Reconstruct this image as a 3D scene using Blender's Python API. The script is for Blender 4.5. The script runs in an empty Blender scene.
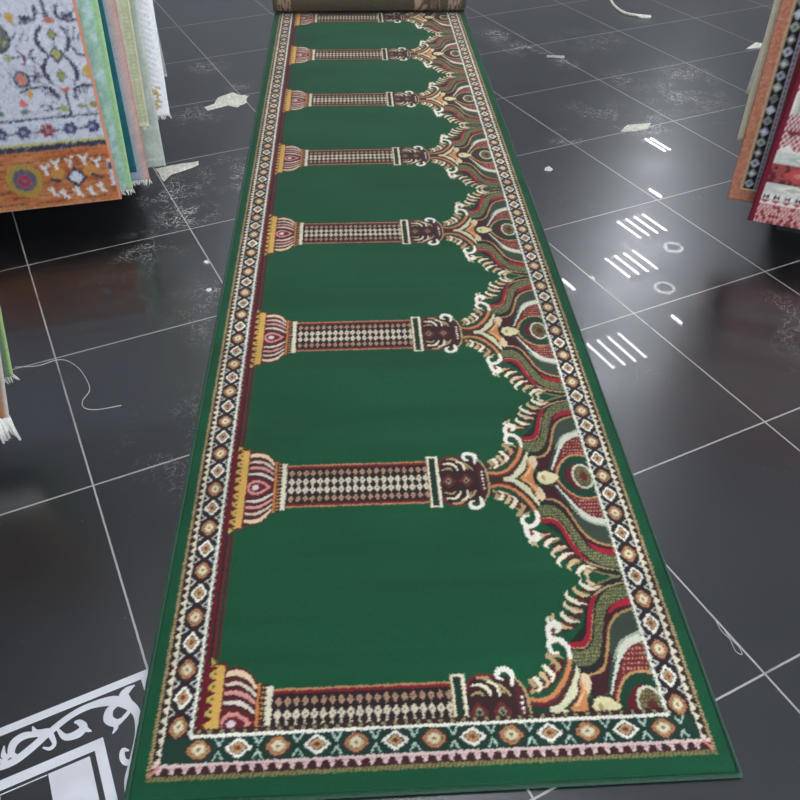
import bpy, bmesh, math, random
import numpy as np
from mathutils import Vector, Matrix

random.seed(7)
RNG = np.random.default_rng(11)
SC = bpy.context.scene
COL = SC.collection

# ------------------------------------------------------------------ helpers
def lin(c):
    c = np.asarray(c, float) / 255.0
    return np.where(c <= 0.04045, c / 12.92, ((c + 0.055) / 1.055) ** 2.4)

def link(o, parent=None):
    COL.objects.link(o)
    if parent is not None:
        o.parent = parent
    return o

def tag(o, label=None, cat=None, group=None, kind=None):
    if label: o['label'] = label
    if cat: o['category'] = cat
    if group: o['group'] = group
    if kind: o['kind'] = kind
    return o

def empty(name, loc, rz=0.0):
    o = bpy.data.objects.new(name, None)
    o.location = loc
    o.rotation_euler = (0, 0, rz)
    o.empty_display_size = 0.1
    return link(o)

def mesh_obj(name, verts, faces, mat, parent=None, smooth=False):
    me = bpy.data.meshes.new(name)
    me.from_pydata([tuple(v) for v in verts], [], [tuple(f) for f in faces])
    me.update()
    if mat: me.materials.append(mat)
    if smooth:
        me.polygons.foreach_set('use_smooth', [True] * len(me.polygons))
    return link(bpy.data.objects.new(name, me), parent)

def big_mesh(name, verts, quads, mat, colors=None, smooth=True, parent=None):
    """fast mesh from numpy arrays (quads only) with an optional colour per vertex"""
    me = bpy.data.meshes.new(name)
    nv, nf = len(verts), len(quads)
    me.vertices.add(nv)
    me.vertices.foreach_set('co', np.asarray(verts, np.float32).ravel())
    me.loops.add(nf * 4)
    me.loops.foreach_set('vertex_index', np.asarray(quads, np.int32).ravel())
    me.polygons.add(nf)
    me.polygons.foreach_set('loop_start', np.arange(0, nf * 4, 4, dtype=np.int32))
    me.polygons.foreach_set('use_smooth', np.full(nf, smooth, dtype=bool))
    me.update(calc_edges=True)
    if colors is not None:
        a = me.color_attributes.new('pattern', 'FLOAT_COLOR', 'POINT')
        rgba = np.ones((nv, 4), np.float32)
        rgba[:, :3] = colors
        a.data.foreach_set('color', rgba.ravel())
    me.materials.append(mat)
    me.validate()
    return link(bpy.data.objects.new(name, me), parent)

class MB:
    """collects boxes and tubes into one mesh"""
    def __init__(s): s.v, s.f = [], []
    def box(s, lo, hi):
        b = len(s.v)
        for z in (lo[2], hi[2]):
            s.v += [(lo[0], lo[1], z), (hi[0], lo[1], z), (hi[0], hi[1], z), (lo[0], hi[1], z)]
        s.f += [tuple(b + i for i in q) for q in ((3, 2, 1, 0), (4, 5, 6, 7), (0, 1, 5, 4), (1, 2, 6, 5), (2, 3, 7, 6), (3, 0, 4, 7))]
    def tube(s, pts, r, n=6, cap=True):
        pts = [Vector(p) for p in pts]
        b = len(s.v)
        m = len(pts)
        for i, p in enumerate(pts):
            d = (pts[min(i + 1, m - 1)] - pts[max(i - 1, 0)])
            d = d.normalized() if d.length > 1e-9 else Vector((0, 0, 1))
            a = d.cross(Vector((0, 0, 1)))
            if a.length < 1e-3: a = d.cross(Vector((1, 0, 0)))
            a.normalize(); c = d.cross(a)
            rr = r[i] if hasattr(r, '__len__') else r
            for k in range(n):
                t = 2 * math.pi * k / n
                s.v.append(p + a * (rr * math.cos(t)) + c * (rr * math.sin(t)))
        for i in range(m - 1):
            for k in range(n):
                k2 = (k + 1) % n
                s.f.append((b + i * n + k, b + i * n + k2, b + (i + 1) * n + k2, b + (i + 1) * n + k))
        if cap:
            s.f.append(tuple(b + k for k in reversed(range(n))))
            s.f.append(tuple(b + (m - 1) * n + k for k in range(n)))
    def prism(s, poly, z0, z1):
        b = len(s.v); n = len(poly)
        s.v += [(p[0], p[1], z0) for p in poly] + [(p[0], p[1], z1) for p in poly]
        s.f.append(tuple(b + n + i for i in range(n)))
        s.f.append(tuple(b + i for i in reversed(range(n))))
        for i in range(n):
            j = (i + 1) % n
            s.f.append((b + i, b + j, b + n + j, b + n + i))
    def build(s, name, mat, parent=None, smooth=False):
        return mesh_obj(name, s.v, s.f, mat, parent, smooth)

def catmull(pts, k=8):
    P = np.asarray(pts, float)
    if len(P) < 3: k = max(k, 2)
    E = np.vstack([2 * P[0] - P[1], P, 2 * P[-1] - P[-2]])
    out = []
    for i in range(1, len(E) - 2):
        for t in np.linspace(0, 1, k, endpoint=False):
            a, b, c, d = E[i - 1], E[i], E[i + 1], E[i + 2]
            out.append(0.5 * ((2 * b) + (c - a) * t + (2 * a - 5 * b + 4 * c - d) * t * t + (3 * b - a - 3 * c + d) * t ** 3))
    out.append(P[-1])
    return np.array(out)

# ------------------------------------------------------------------ pattern raster
class Canvas:
    """a woven pattern drawn knot by knot, in metres; colours as sRGB 0..255"""
    def __init__(s, x0, x1, y0, y1, res, col):
        s.x0, s.y0, s.res = x0, y0, res
        s.w, s.h = int(round((x1 - x0) / res)), int(round((y1 - y0) / res))
        s.a = np.empty((s.h, s.w, 3), np.float32); s.a[:] = col
        s.X = x0 + (np.arange(s.w) + .5) * res
        s.Y = y0 + (np.arange(s.h) + .5) * res
    def win(s, xa, xb, ya, yb):
        i0 = max(0, int((xa - s.x0) / s.res) - 1); i1 = min(s.w, int((xb - s.x0) / s.res) + 2)
        j0 = max(0, int((ya - s.y0) / s.res) - 1); j1 = min(s.h, int((yb - s.y0) / s.res) + 2)
        if i1 <= i0 or j1 <= j0: return None
        return i0, i1, j0, j1
    def put(s, w, m, col):
        i0, i1, j0, j1 = w
        sub = s.a[j0:j1, i0:i1]
        if callable(col):
            XX, YY = np.meshgrid(s.X[i0:i1], s.Y[j0:j1])
            sub[m] = col(XX[m], YY[m])
        else:
            sub[m] = col
    def inside(s, pts):
        P = np.asarray(pts, float)
        w = s.win(P[:, 0].min(), P[:, 0].max(), P[:, 1].min(), P[:, 1].max())
        if w is None: return None, None
        XX, YY = np.meshgrid(s.X[w[0]:w[1]], s.Y[w[2]:w[3]])
        m = np.zeros(XX.shape, bool)
        n = len(P)
        for i in range(n):
            x1, y1 = P[i]; x2, y2 = P[(i + 1) % n]
            if y1 == y2: continue
            c = ((y1 > YY) != (y2 > YY)) & (XX < (x2 - x1) * (YY - y1) / (y2 - y1) + x1)
            m ^= c
        return w, m
    def poly(s, pts, col):
        w, m = s.inside(pts)
        if w is not None: s.put(w, m, col)
    def stroke(s, pts, wd, col, smooth=True, k=7):
        P = np.asarray(pts, float)
        if smooth and len(P) > 2: P = catmull(P, k)
        n = len(P)
        W = np.interp(np.linspace(0, 1, n), np.linspace(0, 1, len(wd)), wd) if hasattr(wd, '__len__') else np.full(n, wd)
        W = W / 2
        for i in range(n - 1):
            p, q = P[i], P[i + 1]
            r = max(W[i], W[i + 1])
            w = s.win(min(p[0], q[0]) - r, max(p[0], q[0]) + r, min(p[1], q[1]) - r, max(p[1], q[1]) + r)
            if w is None: continue
            XX, YY = np.meshgrid(s.X[w[0]:w[1]], s.Y[w[2]:w[3]])
            d = q - p; L = max(d @ d, 1e-12)
            t = np.clip(((XX - p[0]) * d[0] + (YY - p[1]) * d[1]) / L, 0, 1)
            D = np.hypot(XX - p[0] - t * d[0], YY - p[1] - t * d[1])
            s.put(w, D <= W[i] + t * (W[i + 1] - W[i]), col)
    def ell(s, cx, cy, rx, ry, col, p=2.0):
        w = s.win(cx - rx, cx + rx, cy - ry, cy + ry)
        if w is None: return
        XX, YY = np.meshgrid(s.X[w[0]:w[1]], s.Y[w[2]:w[3]])
        s.put(w, np.abs((XX - cx) / rx) ** p + np.abs((YY - cy) / ry) ** p <= 1, col)
    def rect(s, xa, xb, ya, yb, col):
        w = s.win(xa, xb, ya, yb)
        if w is None: return
        XX, YY = np.meshgrid(s.X[w[0]:w[1]], s.Y[w[2]:w[3]])
        s.put(w, (XX >= xa) & (XX < xb) & (YY >= ya) & (YY < yb), col)

def box_sample(lin_img, x0, y0, res, ub, vb):
    """mean colour of every cell between the boundaries ub (x) and vb (y)"""
    h, w, _ = lin_img.shape
    out = np.empty((len(vb) - 1, len(ub) - 1, 3), np.float32)
    def cs_at(cs, pos, n):
        p = np.clip(pos, 0, n); i = np.minimum(p.astype(int), n - 1); f = p - i
        return cs[i] + (cs[i + 1] - cs[i]) * f.reshape((-1,) + (1,) * (cs.ndim - 1))
    for c in range(3):
        cy = np.vstack([np.zeros((1, w)), np.cumsum(lin_img[:, :, c], axis=0, dtype=np.float64)])
        pv = (np.asarray(vb) - y0) / res
        A = cs_at(cy, pv, h)
        dv = np.clip(np.clip(pv[1:], 0, h) - np.clip(pv[:-1], 0, h), 1e-6, None)
        M = (A[1:] - A[:-1]) / dv[:, None]
        cx = np.hstack([np.zeros((len(M), 1)), np.cumsum(M, axis=1)]).T.copy()
        pu = (np.asarray(ub) - x0) / res
        B = cs_at(cx, pu, w)
        du_ = np.clip(np.clip(pu[1:], 0, w) - np.clip(pu[:-1], 0, w), 1e-6, None)
        out[:, :, c] = ((B[1:] - B[:-1]) / du_[:, None]).T
    return out

def smooth_noise(h, w, cell_y, cell_x, seed):
    r = np.random.default_rng(seed)
    gy, gx = max(2, int(h / cell_y) + 2), max(2, int(w / cell_x) + 2)
    g = r.uniform(-1, 1, (gy, gx))
    yy = np.linspace(0, gy - 1.001, h); xx = np.linspace(0, gx - 1.001, w)
    iy, ix = yy.astype(int), xx.astype(int)
    fy, fx = yy - iy, xx - ix
    fy = (fy * fy * (3 - 2 * fy))[:, None]; fx = (fx * fx * (3 - 2 * fx))[None]
    a = g[np.ix_(iy, ix)]; b = g[np.ix_(iy, ix + 1)]; c = g[np.ix_(iy + 1, ix)]; d = g[np.ix_(iy + 1, ix + 1)]
    return (a * (1 - fx) + b * fx) * (1 - fy) + (c * (1 - fx) + d * fx) * fy

# ------------------------------------------------------------------ materials
def nodes(name):
    m = bpy.data.materials.new(name); m.use_nodes = True
    nt = m.node_tree; nt.nodes.clear()
    out = nt.nodes.new('ShaderNodeOutputMaterial')
    bs = nt.nodes.new('ShaderNodeBsdfPrincipled')
    nt.links.new(bs.outputs[0], out.inputs[0])
    return m, nt, bs

def simple(name, rgb, rough=0.6, metal=0.0, var=0.06, scale=40, sheen=0.0, bump=0.0):
    m, nt, bs = nodes(name)
    tc = nt.nodes.new('ShaderNodeTexCoord')
    nz = nt.nodes.new('ShaderNodeTexNoise'); nz.inputs['Scale'].default_value = scale
    nz.inputs['Detail'].default_value = 4
    nt.links.new(tc.outputs['Object'], nz.inputs['Vector'])
    rp = nt.nodes.new('ShaderNodeValToRGB')
    c = lin(rgb)
    rp.color_ramp.elements[0].color = (*np.clip(c * (1 - var * 2), 0, 1), 1); rp.color_ramp.elements[0].position = .3
    rp.color_ramp.elements[1].color = (*np.clip(c * (1 + var * 2), 0, 1), 1); rp.color_ramp.elements[1].position = .7
    nt.links.new(nz.outputs['Fac'], rp.inputs['Fac'])
    nt.links.new(rp.outputs['Color'], bs.inputs['Base Color'])
    bs.inputs['Roughness'].default_value = rough
    bs.inputs['Metallic'].default_value = metal
    if sheen:
        bs.inputs['Sheen Weight'].default_value = sheen
    if bump:
        b = nt.nodes.new('ShaderNodeBump'); b.inputs['Strength'].default_value = bump
        b.inputs['Distance'].default_value = .002
        nt.links.new(nz.outputs['Fac'], b.inputs['Height']); nt.links.new(b.outputs[0], bs.inputs['Normal'])
    return m

def woven(name, sheen=0.25, bump_scale=500, bump=0.35):
    m, nt, bs = nodes(name)
    at = nt.nodes.new('ShaderNodeAttribute'); at.attribute_name = 'pattern'
    nt.links.new(at.outputs['Color'], bs.inputs['Base Color'])
    bs.inputs['Roughness'].default_value = .85
    bs.inputs['Specular IOR Level'].default_value = .25
    bs.inputs['Sheen Weight'].default_value = sheen
    bs.inputs['Sheen Roughness'].default_value = .5
    tc = nt.nodes.new('ShaderNodeTexCoord')
    nz = nt.nodes.new('ShaderNodeTexNoise'); nz.inputs['Scale'].default_value = bump_scale; nz.inputs['Detail'].default_value = 2
    nt.links.new(tc.outputs['Object'], nz.inputs['Vector'])
    b = nt.nodes.new('ShaderNodeBump'); b.inputs['Strength'].default_value = bump; b.inputs['Distance'].default_value = .002
    nt.links.new(nz.outputs['Fac'], b.inputs['Height']); nt.links.new(b.outputs[0], bs.inputs['Normal'])
    return m

def emit(name, rgb, s):
    m = bpy.data.materials.new(name); m.use_nodes = True
    nt = m.node_tree; nt.nodes.clear()
    out = nt.nodes.new('ShaderNodeOutputMaterial'); e = nt.nodes.new('ShaderNodeEmission')
    e.inputs[0].default_value = (*rgb, 1); e.inputs[1].default_value = s
    nt.links.new(e.outputs[0], out.inputs[0])
    return m

# ------------------------------------------------------------------ camera
f_px, CAM_H = 820.0, 1.62
R = Matrix(((0.89470847, 0.28996395, -0.33973175), (-0.44654326, 0.5973759, -0.66613898), (0.00979127, 0.74770511, 0.66395873)))
cam = bpy.data.cameras.new('camera'); co = bpy.data.objects.new('camera', cam); COL.objects.link(co)
R2 = R.to_quaternion().to_matrix()
co.matrix_world = Matrix.Translation((0, 0, CAM_H)) @ R2.to_4x4()
cam.sensor_width = 36; cam.lens = f_px / 800 * 36; cam.clip_start = .02
SC.camera = co

# ------------------------------------------------------------------ room shell
CEIL = 3.5
TX0, TY0, TP = -0.055, 0.478, 0.5985

SCUFFS = [(1.112, 4.542, .16, .8), (0.874, 3.962, .22, .65), (1.17, 4.165, .10, .8), (0.56, 2.98, .18, 1.0), (0.545, 3.22, .22, .9), (0.35, 2.78, .2, .7),
          (0.85, 3.25, .25, .9), (2.837, 4.309, .20, 1.0), (2.83, 4.03, .22, 1.0), (2.93, 3.75, .12, .8), (3.086, 3.394, .2, .7), (2.80, 2.95, .26, .85),
          (2.345, 2.937, .13, .8), (3.2, 3.1, .32, .75), (3.43, 3.33, .25, .7), (2.68, 3.12, .22, .6), (0.55, 2.3, .3, .55), (0.3, 1.7, .35, .35), (2.6, 1.5, .25, .5), (2.25, 1.35, .3, .4), (3.3, 4.0, .3, .6)]

def floor_material():
    m, nt, bs = nodes('black_marble_tiles')
    N = nt.nodes.new; L = nt.links.new
    tc = N('ShaderNodeTexCoord'); sx = N('ShaderNodeSeparateXYZ'); L(tc.outputs['Object'], sx.inputs[0])
    def math_(op, a, b=None, c=None):
        n = N('ShaderNodeMath'); n.operation = op
        for i, v in enumerate((a, b, c)):
            if v is None: continue
            if isinstance(v, (int, float)): n.inputs[i].default_value = v
            else: L(v, n.inputs[i])
        return n.outputs[0]
    def mix(fac, a, b):
        n = N('ShaderNodeMix'); n.data_type = 'RGBA'
        L(fac, n.inputs[0])
        for sock, v in ((n.inputs[6], a), (n.inputs[7], b)):
            if isinstance(v, tuple): sock.default_value = (*v, 1)
            else: L(v, sock)
        return n.outputs[2]
    def noise(scale, detail=4, dist=0.0, vec=None):
        n = N('ShaderNodeTexNoise'); n.inputs['Scale'].default_value = scale; n.inputs['Detail'].default_value = detail
        n.inputs['Distortion'].default_value = dist
        L(vec or tc.outputs['Object'], n.inputs['Vector']); return n.outputs['Fac']
    def smooth(x, a, b):
        n = N('ShaderNodeMapRange'); n.interpolation_type = 'SMOOTHSTEP'
        L(x, n.inputs[0]); n.inputs[1].default_value = a; n.inputs[2].default_value = b
        return n.outputs[0]
    # grout lines
    wob = math_('MULTIPLY', math_('SUBTRACT', noise(60, 2), .5), .0016)
    def line(c, o):
        t = math_('DIVIDE', math_('SUBTRACT', math_('ADD', c, wob), o), TP)
        fr = math_('SUBTRACT', t, math_('ROUND', t))
        return math_('MULTIPLY', math_('ABSOLUTE', fr), TP), math_('ROUND', math_('SUBTRACT', t, .5))
    dx, ix = line(sx.outputs[0], TX0); dy, iy = line(sx.outputs[1], TY0)
    d = math_('MINIMUM', dx, dy)
    gro = math_('SUBTRACT', 1.0, smooth(d, .0016, .0030))
    gro = math_('MULTIPLY', gro, smooth(noise(9, 3), .12, .42))
    # stone: cloudy black with faint veins, every tile a little different
    cb = N('ShaderNodeCombineXYZ'); L(ix, cb.inputs[0]); L(iy, cb.inputs[1])
    wn = N('ShaderNodeTexWhiteNoise'); L(cb.outputs[0], wn.inputs[0])
    va = N('ShaderNodeVectorMath'); va.operation = 'MULTIPLY_ADD'
    L(wn.outputs['Color'], va.inputs[0]); va.inputs[1].default_value = (20, 20, 20); L(tc.outputs['Object'], va.inputs[2])
    cloud = noise(3.2, 8, .6, va.outputs[0])
    stone = mix(smooth(cloud, .3, .75), tuple(lin((13, 13, 14))), tuple(lin((27, 27, 29))))
    tone = math_('MULTIPLY_ADD', wn.outputs['Value'], .5, .75)
    hs = N('ShaderNodeHueSaturation'); L(stone, hs.inputs['Color']); L(tone, hs.inputs['Value']); stone = hs.outputs[0]
    vein = math_('ABSOLUTE', math_('SUBTRACT', noise(5, 6, 1.5, va.outputs[0]), .5))
    vm = math_('MULTIPLY', math_('SUBTRACT', 1.0, smooth(vein, .0, .012)), smooth(noise(2.3, 2), .55, .75))
    stone = mix(math_('MULTIPLY', vm, .35), stone, tuple(lin((120, 118, 116))))
    # chips, scratches and spilt plaster where the tiles are worn
    tot = None
    for (x, y, r, s) in SCUFFS:
        q = math_('ADD', math_('POWER', math_('SUBTRACT', sx.outputs[0], x), 2.0), math_('POWER', math_('SUBTRACT', sx.outputs[1], y), 2.0))
        g = math_('MULTIPLY', math_('SUBTRACT', 1.0, smooth(math_('SQRT', q), r * .15, r)), s)
        tot = g if tot is None else math_('MAXIMUM', tot, g)
    cr = math_('ABSOLUTE', math_('SUBTRACT', noise(17, 5, 2.2), .5))
    cm = math_('SUBTRACT', 1.0, smooth(cr, .008, .024))
    sp = smooth(noise(85, 3), .60, .70)
    br = smooth(noise(7, 3, .5), .42, .58)
    wear = math_('MULTIPLY', math_('MULTIPLY', math_('MAXIMUM', cm, math_('MULTIPLY', sp, .8)), br), tot)
    dust = math_('MULTIPLY', math_('MULTIPLY', smooth(noise(120, 2), .70, .76), smooth(noise(3, 2), .45, .7)), .35)
    wear = math_('MINIMUM', math_('MAXIMUM', wear, dust), 1.0)
    col = mix(math_('MULTIPLY', gro, .85), stone, tuple(lin((206, 203, 198))))
    col = mix(wear, col, tuple(lin((222, 219, 212))))
    L(col, bs.inputs['Base Color'])
    rough = math_('MULTIPLY_ADD', math_('MAXIMUM', wear, gro), .45, math_('MULTIPLY_ADD', noise(2.2, 4), .015, .006))
    L(rough, bs.inputs['Roughness'])
    bs.inputs['Specular IOR Level'].default_value = .15
    # dulled polish: a wider, weaker second lobe under the sharp one
    bs.inputs['Coat Weight'].default_value = 0.0
    g2 = N('ShaderNodeBsdfGlossy'); g2.inputs['Roughness'].default_value = .30; g2.inputs['Color'].default_value = (.93, .95, 1, 1)
    fr = N('ShaderNodeFresnel'); fr.inputs['IOR'].default_value = 2.05
    mx = N('ShaderNodeMixShader')
    L(math_('MULTIPLY', fr.outputs[0], 1.0), mx.inputs[0])
    L(bs.outputs[0], mx.inputs[1]); L(g2.outputs[0], mx.inputs[2])
    out = [n for n in nt.nodes if n.type == 'OUTPUT_MATERIAL'][0]
    L(mx.outputs[0], out.inputs[0])
    return m

M_floor = floor_material()
X0, X1, Y0, Y1 = -4.2, 11.0, -3.5, 11.5
mb = MB(); mb.box((X0, Y0, -.05), (X1, Y1, 0)); tag(mb.build('floor', M_floor), kind='structure')
M_ceil = simple('ceiling_paint', (236, 237, 240), .9, scale=3, var=.02)
M_wall = simple('wall_paint', (188, 188, 190), .9, scale=3, var=.02)
mb = MB(); mb.box((X0, Y0, CEIL), (X1, Y1, CEIL + .05)); tag(mb.build('ceiling', M_ceil), kind='structure')
mb = MB(); mb.box((X0, Y1, 0), (X1, Y1 + .1, CEIL)); tag(mb.build('wall_back', M_wall), kind='structure')
mb = MB(); mb.box((X0 - .1, Y0, 0), (X0, Y1, CEIL)); tag(mb.build('wall_left', M_wall), kind='structure')
mb = MB(); mb.box((X1, 2.0, 0), (X1 + .1, Y1, CEIL)); tag(mb.build('wall_right', M_wall), kind='structure')

# ------------------------------------------------------------------ white stone inlay set in the floor
M_inlay = simple('white_marble', (236, 236, 240), .16, scale=9, var=.05)
mb = MB()
Z0, Z1 = -.01, .0012
def strip(pts, w):
    global Z1
    Z1 += .00006
    P = catmull(pts, 6) if len(pts) > 2 else np.asarray(pts, float)
    n = len(P)
    W = np.interp(np.linspace(0, 1, n), np.linspace(0, 1, len(w)), w) / 2
    T = np.gradient(P, axis=0); T /= np.linalg.norm(T, axis=1)[:, None] + 1e-9
    Nn = np.stack([-T[:, 1], T[:, 0]], 1)
    A, B = P + Nn * W[:, None], P - Nn * W[:, None]
    for i in range(n - 1):
        mb.prism([B[i], B[i + 1], A[i + 1], A[i]], Z0, Z1)
CX, CY = -0.0555, 1.0785        # corner of the outer band, on the tile joint
bw = .0175
mb.prism([(-1.3, CY - bw), (CX, CY - bw), (CX, CY), (-1.3, CY)], Z0, Z1)
mb.prism([(CX - bw, -.2), (CX, -.2), (CX, CY - bw), (CX - bw, CY - bw)], Z0, Z1)
IX, IY, iw = -0.172, 0.967, .0205
mb.prism([(-1.3, IY - iw), (IX, IY - iw), (IX, IY), (-1.3, IY)], Z0, Z1)
mb.prism([(IX - iw, -.1), (IX, -.1), (IX, IY - iw), (IX - iw, IY - iw)], Z0, Z1)
PX, PY = -0.2035, 0.939
mb.prism([(-.283, .72), (PX, .72), (PX, PY), (-.283, PY)], Z0, Z1)
mb.prism([(-.46, .72), (-.372, .72), (-.372, PY - .004), (-.46, PY - .004)], Z0, Z1)
mb.prism([(-.46, PY - .0015), (-.285, PY - .0015), (-.285, PY), (-.46, PY)], Z0, Z1)
def scroll(S):
    strip(S([(-0.40, 0.999), (-0.365, 0.994), (-0.336, 0.996), (-0.304, 1.008), (-0.266, 1.026), (-0.222, 1.043), (-0.181, 1.047), (-0.139, 1.038), (-0.112, 1.017), (-0.099, 0.986), (-0.106, 0.943), (-0.131, 0.889), (-0.148, 0.855), (-.155, .80)]),
          [.008, .012, .016, .016, .014, .013, .014, .022, .022, .016, .014, .014, .012, .01])
    strip(S([(-0.112, 1.018), (-0.114, 1.040), (-0.103, 1.049), (-0.088, 1.053)]), [.022, .020, .014, .002])
    strip(S([(-0.128, 1.026), (-0.147, 1.020), (-0.154, 1.001), (-0.141, 0.986), (-0.118, 0.992)]), [.006, .016, .020, .016, .003])
    strip(S([(-0.146, 0.988), (-0.144, 0.976), (-0.153, 0.966)]), [.012, .009, .002])
    strip(S([(-.125, .990), (-.114, .998), (-.112, 1.006)]), [.009, .008, .002])
    strip(S([(-0.252, 1.026), (-0.240, 1.001), (-0.216, 0.997), (-0.203, 1.006), (-0.209, 1.020), (-0.218, 1.025)]), [.005, .013, .018, .016, .012, .004])
    strip(S([(-0.205, 1.006), (-0.197, .996), (-0.190, 0.990)]), [.012, .008, .002])
    strip(S([(-0.266, 1.021), (-0.262, 0.997), (-0.272, 0.990), (-0.284, 0.998)]), [.012, .008, .007, .003])
    strip(S([(-0.282, 1.020), (-0.289, 1.030), (-0.313, 1.040), (-0.334, 1.034), (-0.342, 1.014), (-0.333, 1.001)]), [.012, .008, .015, .017, .013, .008])
    strip(S([(-0.270, 1.026), (-0.291, 1.036), (-0.296, 1.053)]), [.018, .014, .002])
    strip(S([(-0.345, 1.008), (-0.356, 1.016), (-0.353, 1.036)]), [.008, .011, .002])
    strip(S([(-0.350, 1.002), (-0.366, 1.008), (-0.372, 1.024)]), [.008, .010, .002])
    strip(S([(-0.130, 0.888), (-0.143, 0.896), (-0.146, 0.910), (-0.141, 0.922), (-0.131, 0.916)]), [.012, .012, .011, .009, .003])
scroll(lambda P: P)
tag(mb.build('marble_inlay', M_inlay), 'white marble scroll and frame inlay set flush in the dark tile floor', kind='structure')

# ------------------------------------------------------------------ ceiling lights (some seen as floor reflections, the rest added to brighten the room)
M_tube = emit('lamp_tube', (.96, .98, 1.0), 34.0)
M_house = simple('lamp_housing', (225, 226, 230), .4, scale=5, var=.02)
LAMP = 3.2
def troffer(x, y, label, n=4):
    t = empty('ceiling_light', (x, y, CEIL))
    tag(t, label, 'ceiling light', 'hanging tube ceiling lights')
    h = LAMP - CEIL
    for yy in (-.235, .235):
        m = MB()
        m.box((-.22, yy - .018, h - .016), (.22, yy + .018, h + .02))
        m.tube([(0, yy, h + .015), (0, yy, -.001)], .005, 6)
        m.build('end_hanger', M_house, t)
    for k in range(n):
        u = MB(); xx = (-.189 + k * .126) * (1 if n == 4 else .7)
        u.tube([(xx, -.217, h), (xx, .217, h)], .011, 8)
        u.build('lamp_tube', M_tube, t)
    return t
for (x, y, l) in [(6.38, 6.33, 'four tube hanging light mirrored in floor, furthest of three down the right side'),
               (5.75, 5.73, 'four tube hanging light mirrored in floor just below the furthest one'),
               (4.64, 4.56, 'four tube hanging light mirrored in floor nearest the carpet edge'),
               (8.1, 8.0, 'two tube hanging light far back over the right hand aisle'),
               (2.2, -1.6, 'added four tube hanging light behind and right of the viewer'),  # this lamp and those below are added, unseen, to brighten the room
               (1.3, 2.0, 'added four tube hanging light over the near end of the carpet'),
               (2.3, 4.3, 'added four tube hanging light over the middle of the carpet'),
               (3.2, 6.5, 'added four tube hanging light over the far half of the carpet'),
               (3.9, 9.0, 'added four tube hanging light over the rolled end of the carpet'),
               (4.6, -1.2, 'added four tube hanging light behind the right hand rug stack'),
               (0.6, 2.6, 'added four tube hanging light over the left half of the carpet near end'),
               (2.0, 5.6, 'added four tube hanging light over the left half of the carpet middle'),
               (3.0, 3.4, 'added four tube hanging light over the right half of the carpet middle'),
               (2.4, 7.7, 'added four tube hanging light over the left half of the carpet far end'),
               (7.0, 4.3, 'added four tube hanging light over the aisle behind the right hand rugs'),
               (7.4, -1.2, 'added four tube hanging light behind the viewer on the far right'),
               ]:
    troffer(x, y, l, 2 if l.startswith('two') else 4)
def downlight(x, y, label):
    x, y = x * (CAM_H + CEIL) / (CAM_H + LAMP), y * (CAM_H + CEIL) / (CAM_H + LAMP)
    t = empty('downlight', (x, y, CEIL)); tag(t, label, 'downlight', 'round recessed downlights')
    m = MB(); n = 24
    for i in range(n):
        a, b = 2 * math.pi * i / n, 2 * math.pi * (i + 1) / n
        m.prism([(.115 * math.cos(a), .115 * math.sin(a)), (.115 * math.cos(b), .115 * math.sin(b)), (.085 * math.cos(b), .085 * math.sin(b)), (.085 * math.cos(a), .085 * math.sin(a))], -.012, -.002)
    m.build('light_ring', M_ring, t)
    m = MB(); m.prism([(.085 * math.cos(2 * math.pi * i / n), .085 * math.sin(2 * math.pi * i / n)) for i in range(n)], -.006, -.003)
    m.build('lens', M_lens, t)
M_ring = emit('downlight_glow', (.95, .97, 1), 9.0); M_lens = simple('downlight_lens', (120, 120, 126), .3, var=.01)
downlight(6.391, 5.805, 'round downlight mirrored in floor right of the upper tube lights')
downlight(5.76, 5.205, 'round downlight mirrored in floor right of the lower tube lights')
def batten(x, y, w, label):
    t = empty('tube_light', (x, y, LAMP)); tag(t, label, 'tube light', 'short tube lights')
    m = MB(); m.box((-.03, -w / 2, -.02), (.03, w / 2, -.002)); m.box((-.006, -.006, -.002), (.006, .006, CEIL - LAMP - .001)); m.build('housing', M_house, t)
    m = MB(); m.tube([(0, -w / 2, -.03), (0, w / 2, -.03)], .013, 8); m.build('lamp_tube', M_tube, t)
batten(7.02, 6.88, .22, 'short tube light mirrored on the far tile corner')
batten(4.86, 5.67, .22, 'short tube light mirrored beside the carpet edge')
batten(5.47, 4.67, .18, 'short tube light mirrored alone on the dark right tiles')
def spot(x, y, label):
    t = empty('spot_light', (x, y, CEIL)); tag(t, label, 'spot light', 'small spot lights')
    h = LAMP - CEIL
    m = MB(); m.tube([(0, 0, -.001), (0, 0, h + .10)], .012, 10); m.tube([(0, 0, h + .10), (0, 0, h + .07), (0, 0, h)], [.02, .045, .05], 16); m.build('lamp_body', M_house, t, True)
    m = MB(); m.tube([(0, 0, h - .001), (0, 0, h - .006)], .032, 16); m.build('lamp_face', M_spot, t)
M_spot = emit('spot_face', (.95, .97, 1), 16.0)
spot(1.587, 7.775, 'small spot light glinting on the floor left of the carpet, further one')
spot(1.45, 7.24, 'small spot light glinting on the floor left of the carpet, nearer one')
spot(5.187, 5.696, 'small spot light glinting on the tile joint right of the carpet')
m = None

# ------------------------------------------------------------------ the green prayer carpet: its woven pattern
G = (17, 82, 51); GD = (20, 62, 46); BR = (50, 36, 34); CREAM = (246, 236, 206); TAN = (190, 164, 118); OLIVE = (140, 134, 86)
RED = (158, 28, 48); DRED = (98, 28, 38); MAR = (66, 30, 38); BURG = (116, 40, 44); ORA = (214, 138, 84); GOLD = (224, 178, 92); PINK = (222, 168, 160)
GRG = (62, 74, 62); DK = (38, 40, 36); WH = (252, 247, 230); CH = (196, 186, 160)
W_C, PER, C0, V_IN = 1.19, 0.653, 0.127, 0.105
RES = 0.001
HB = PER / 2

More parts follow.
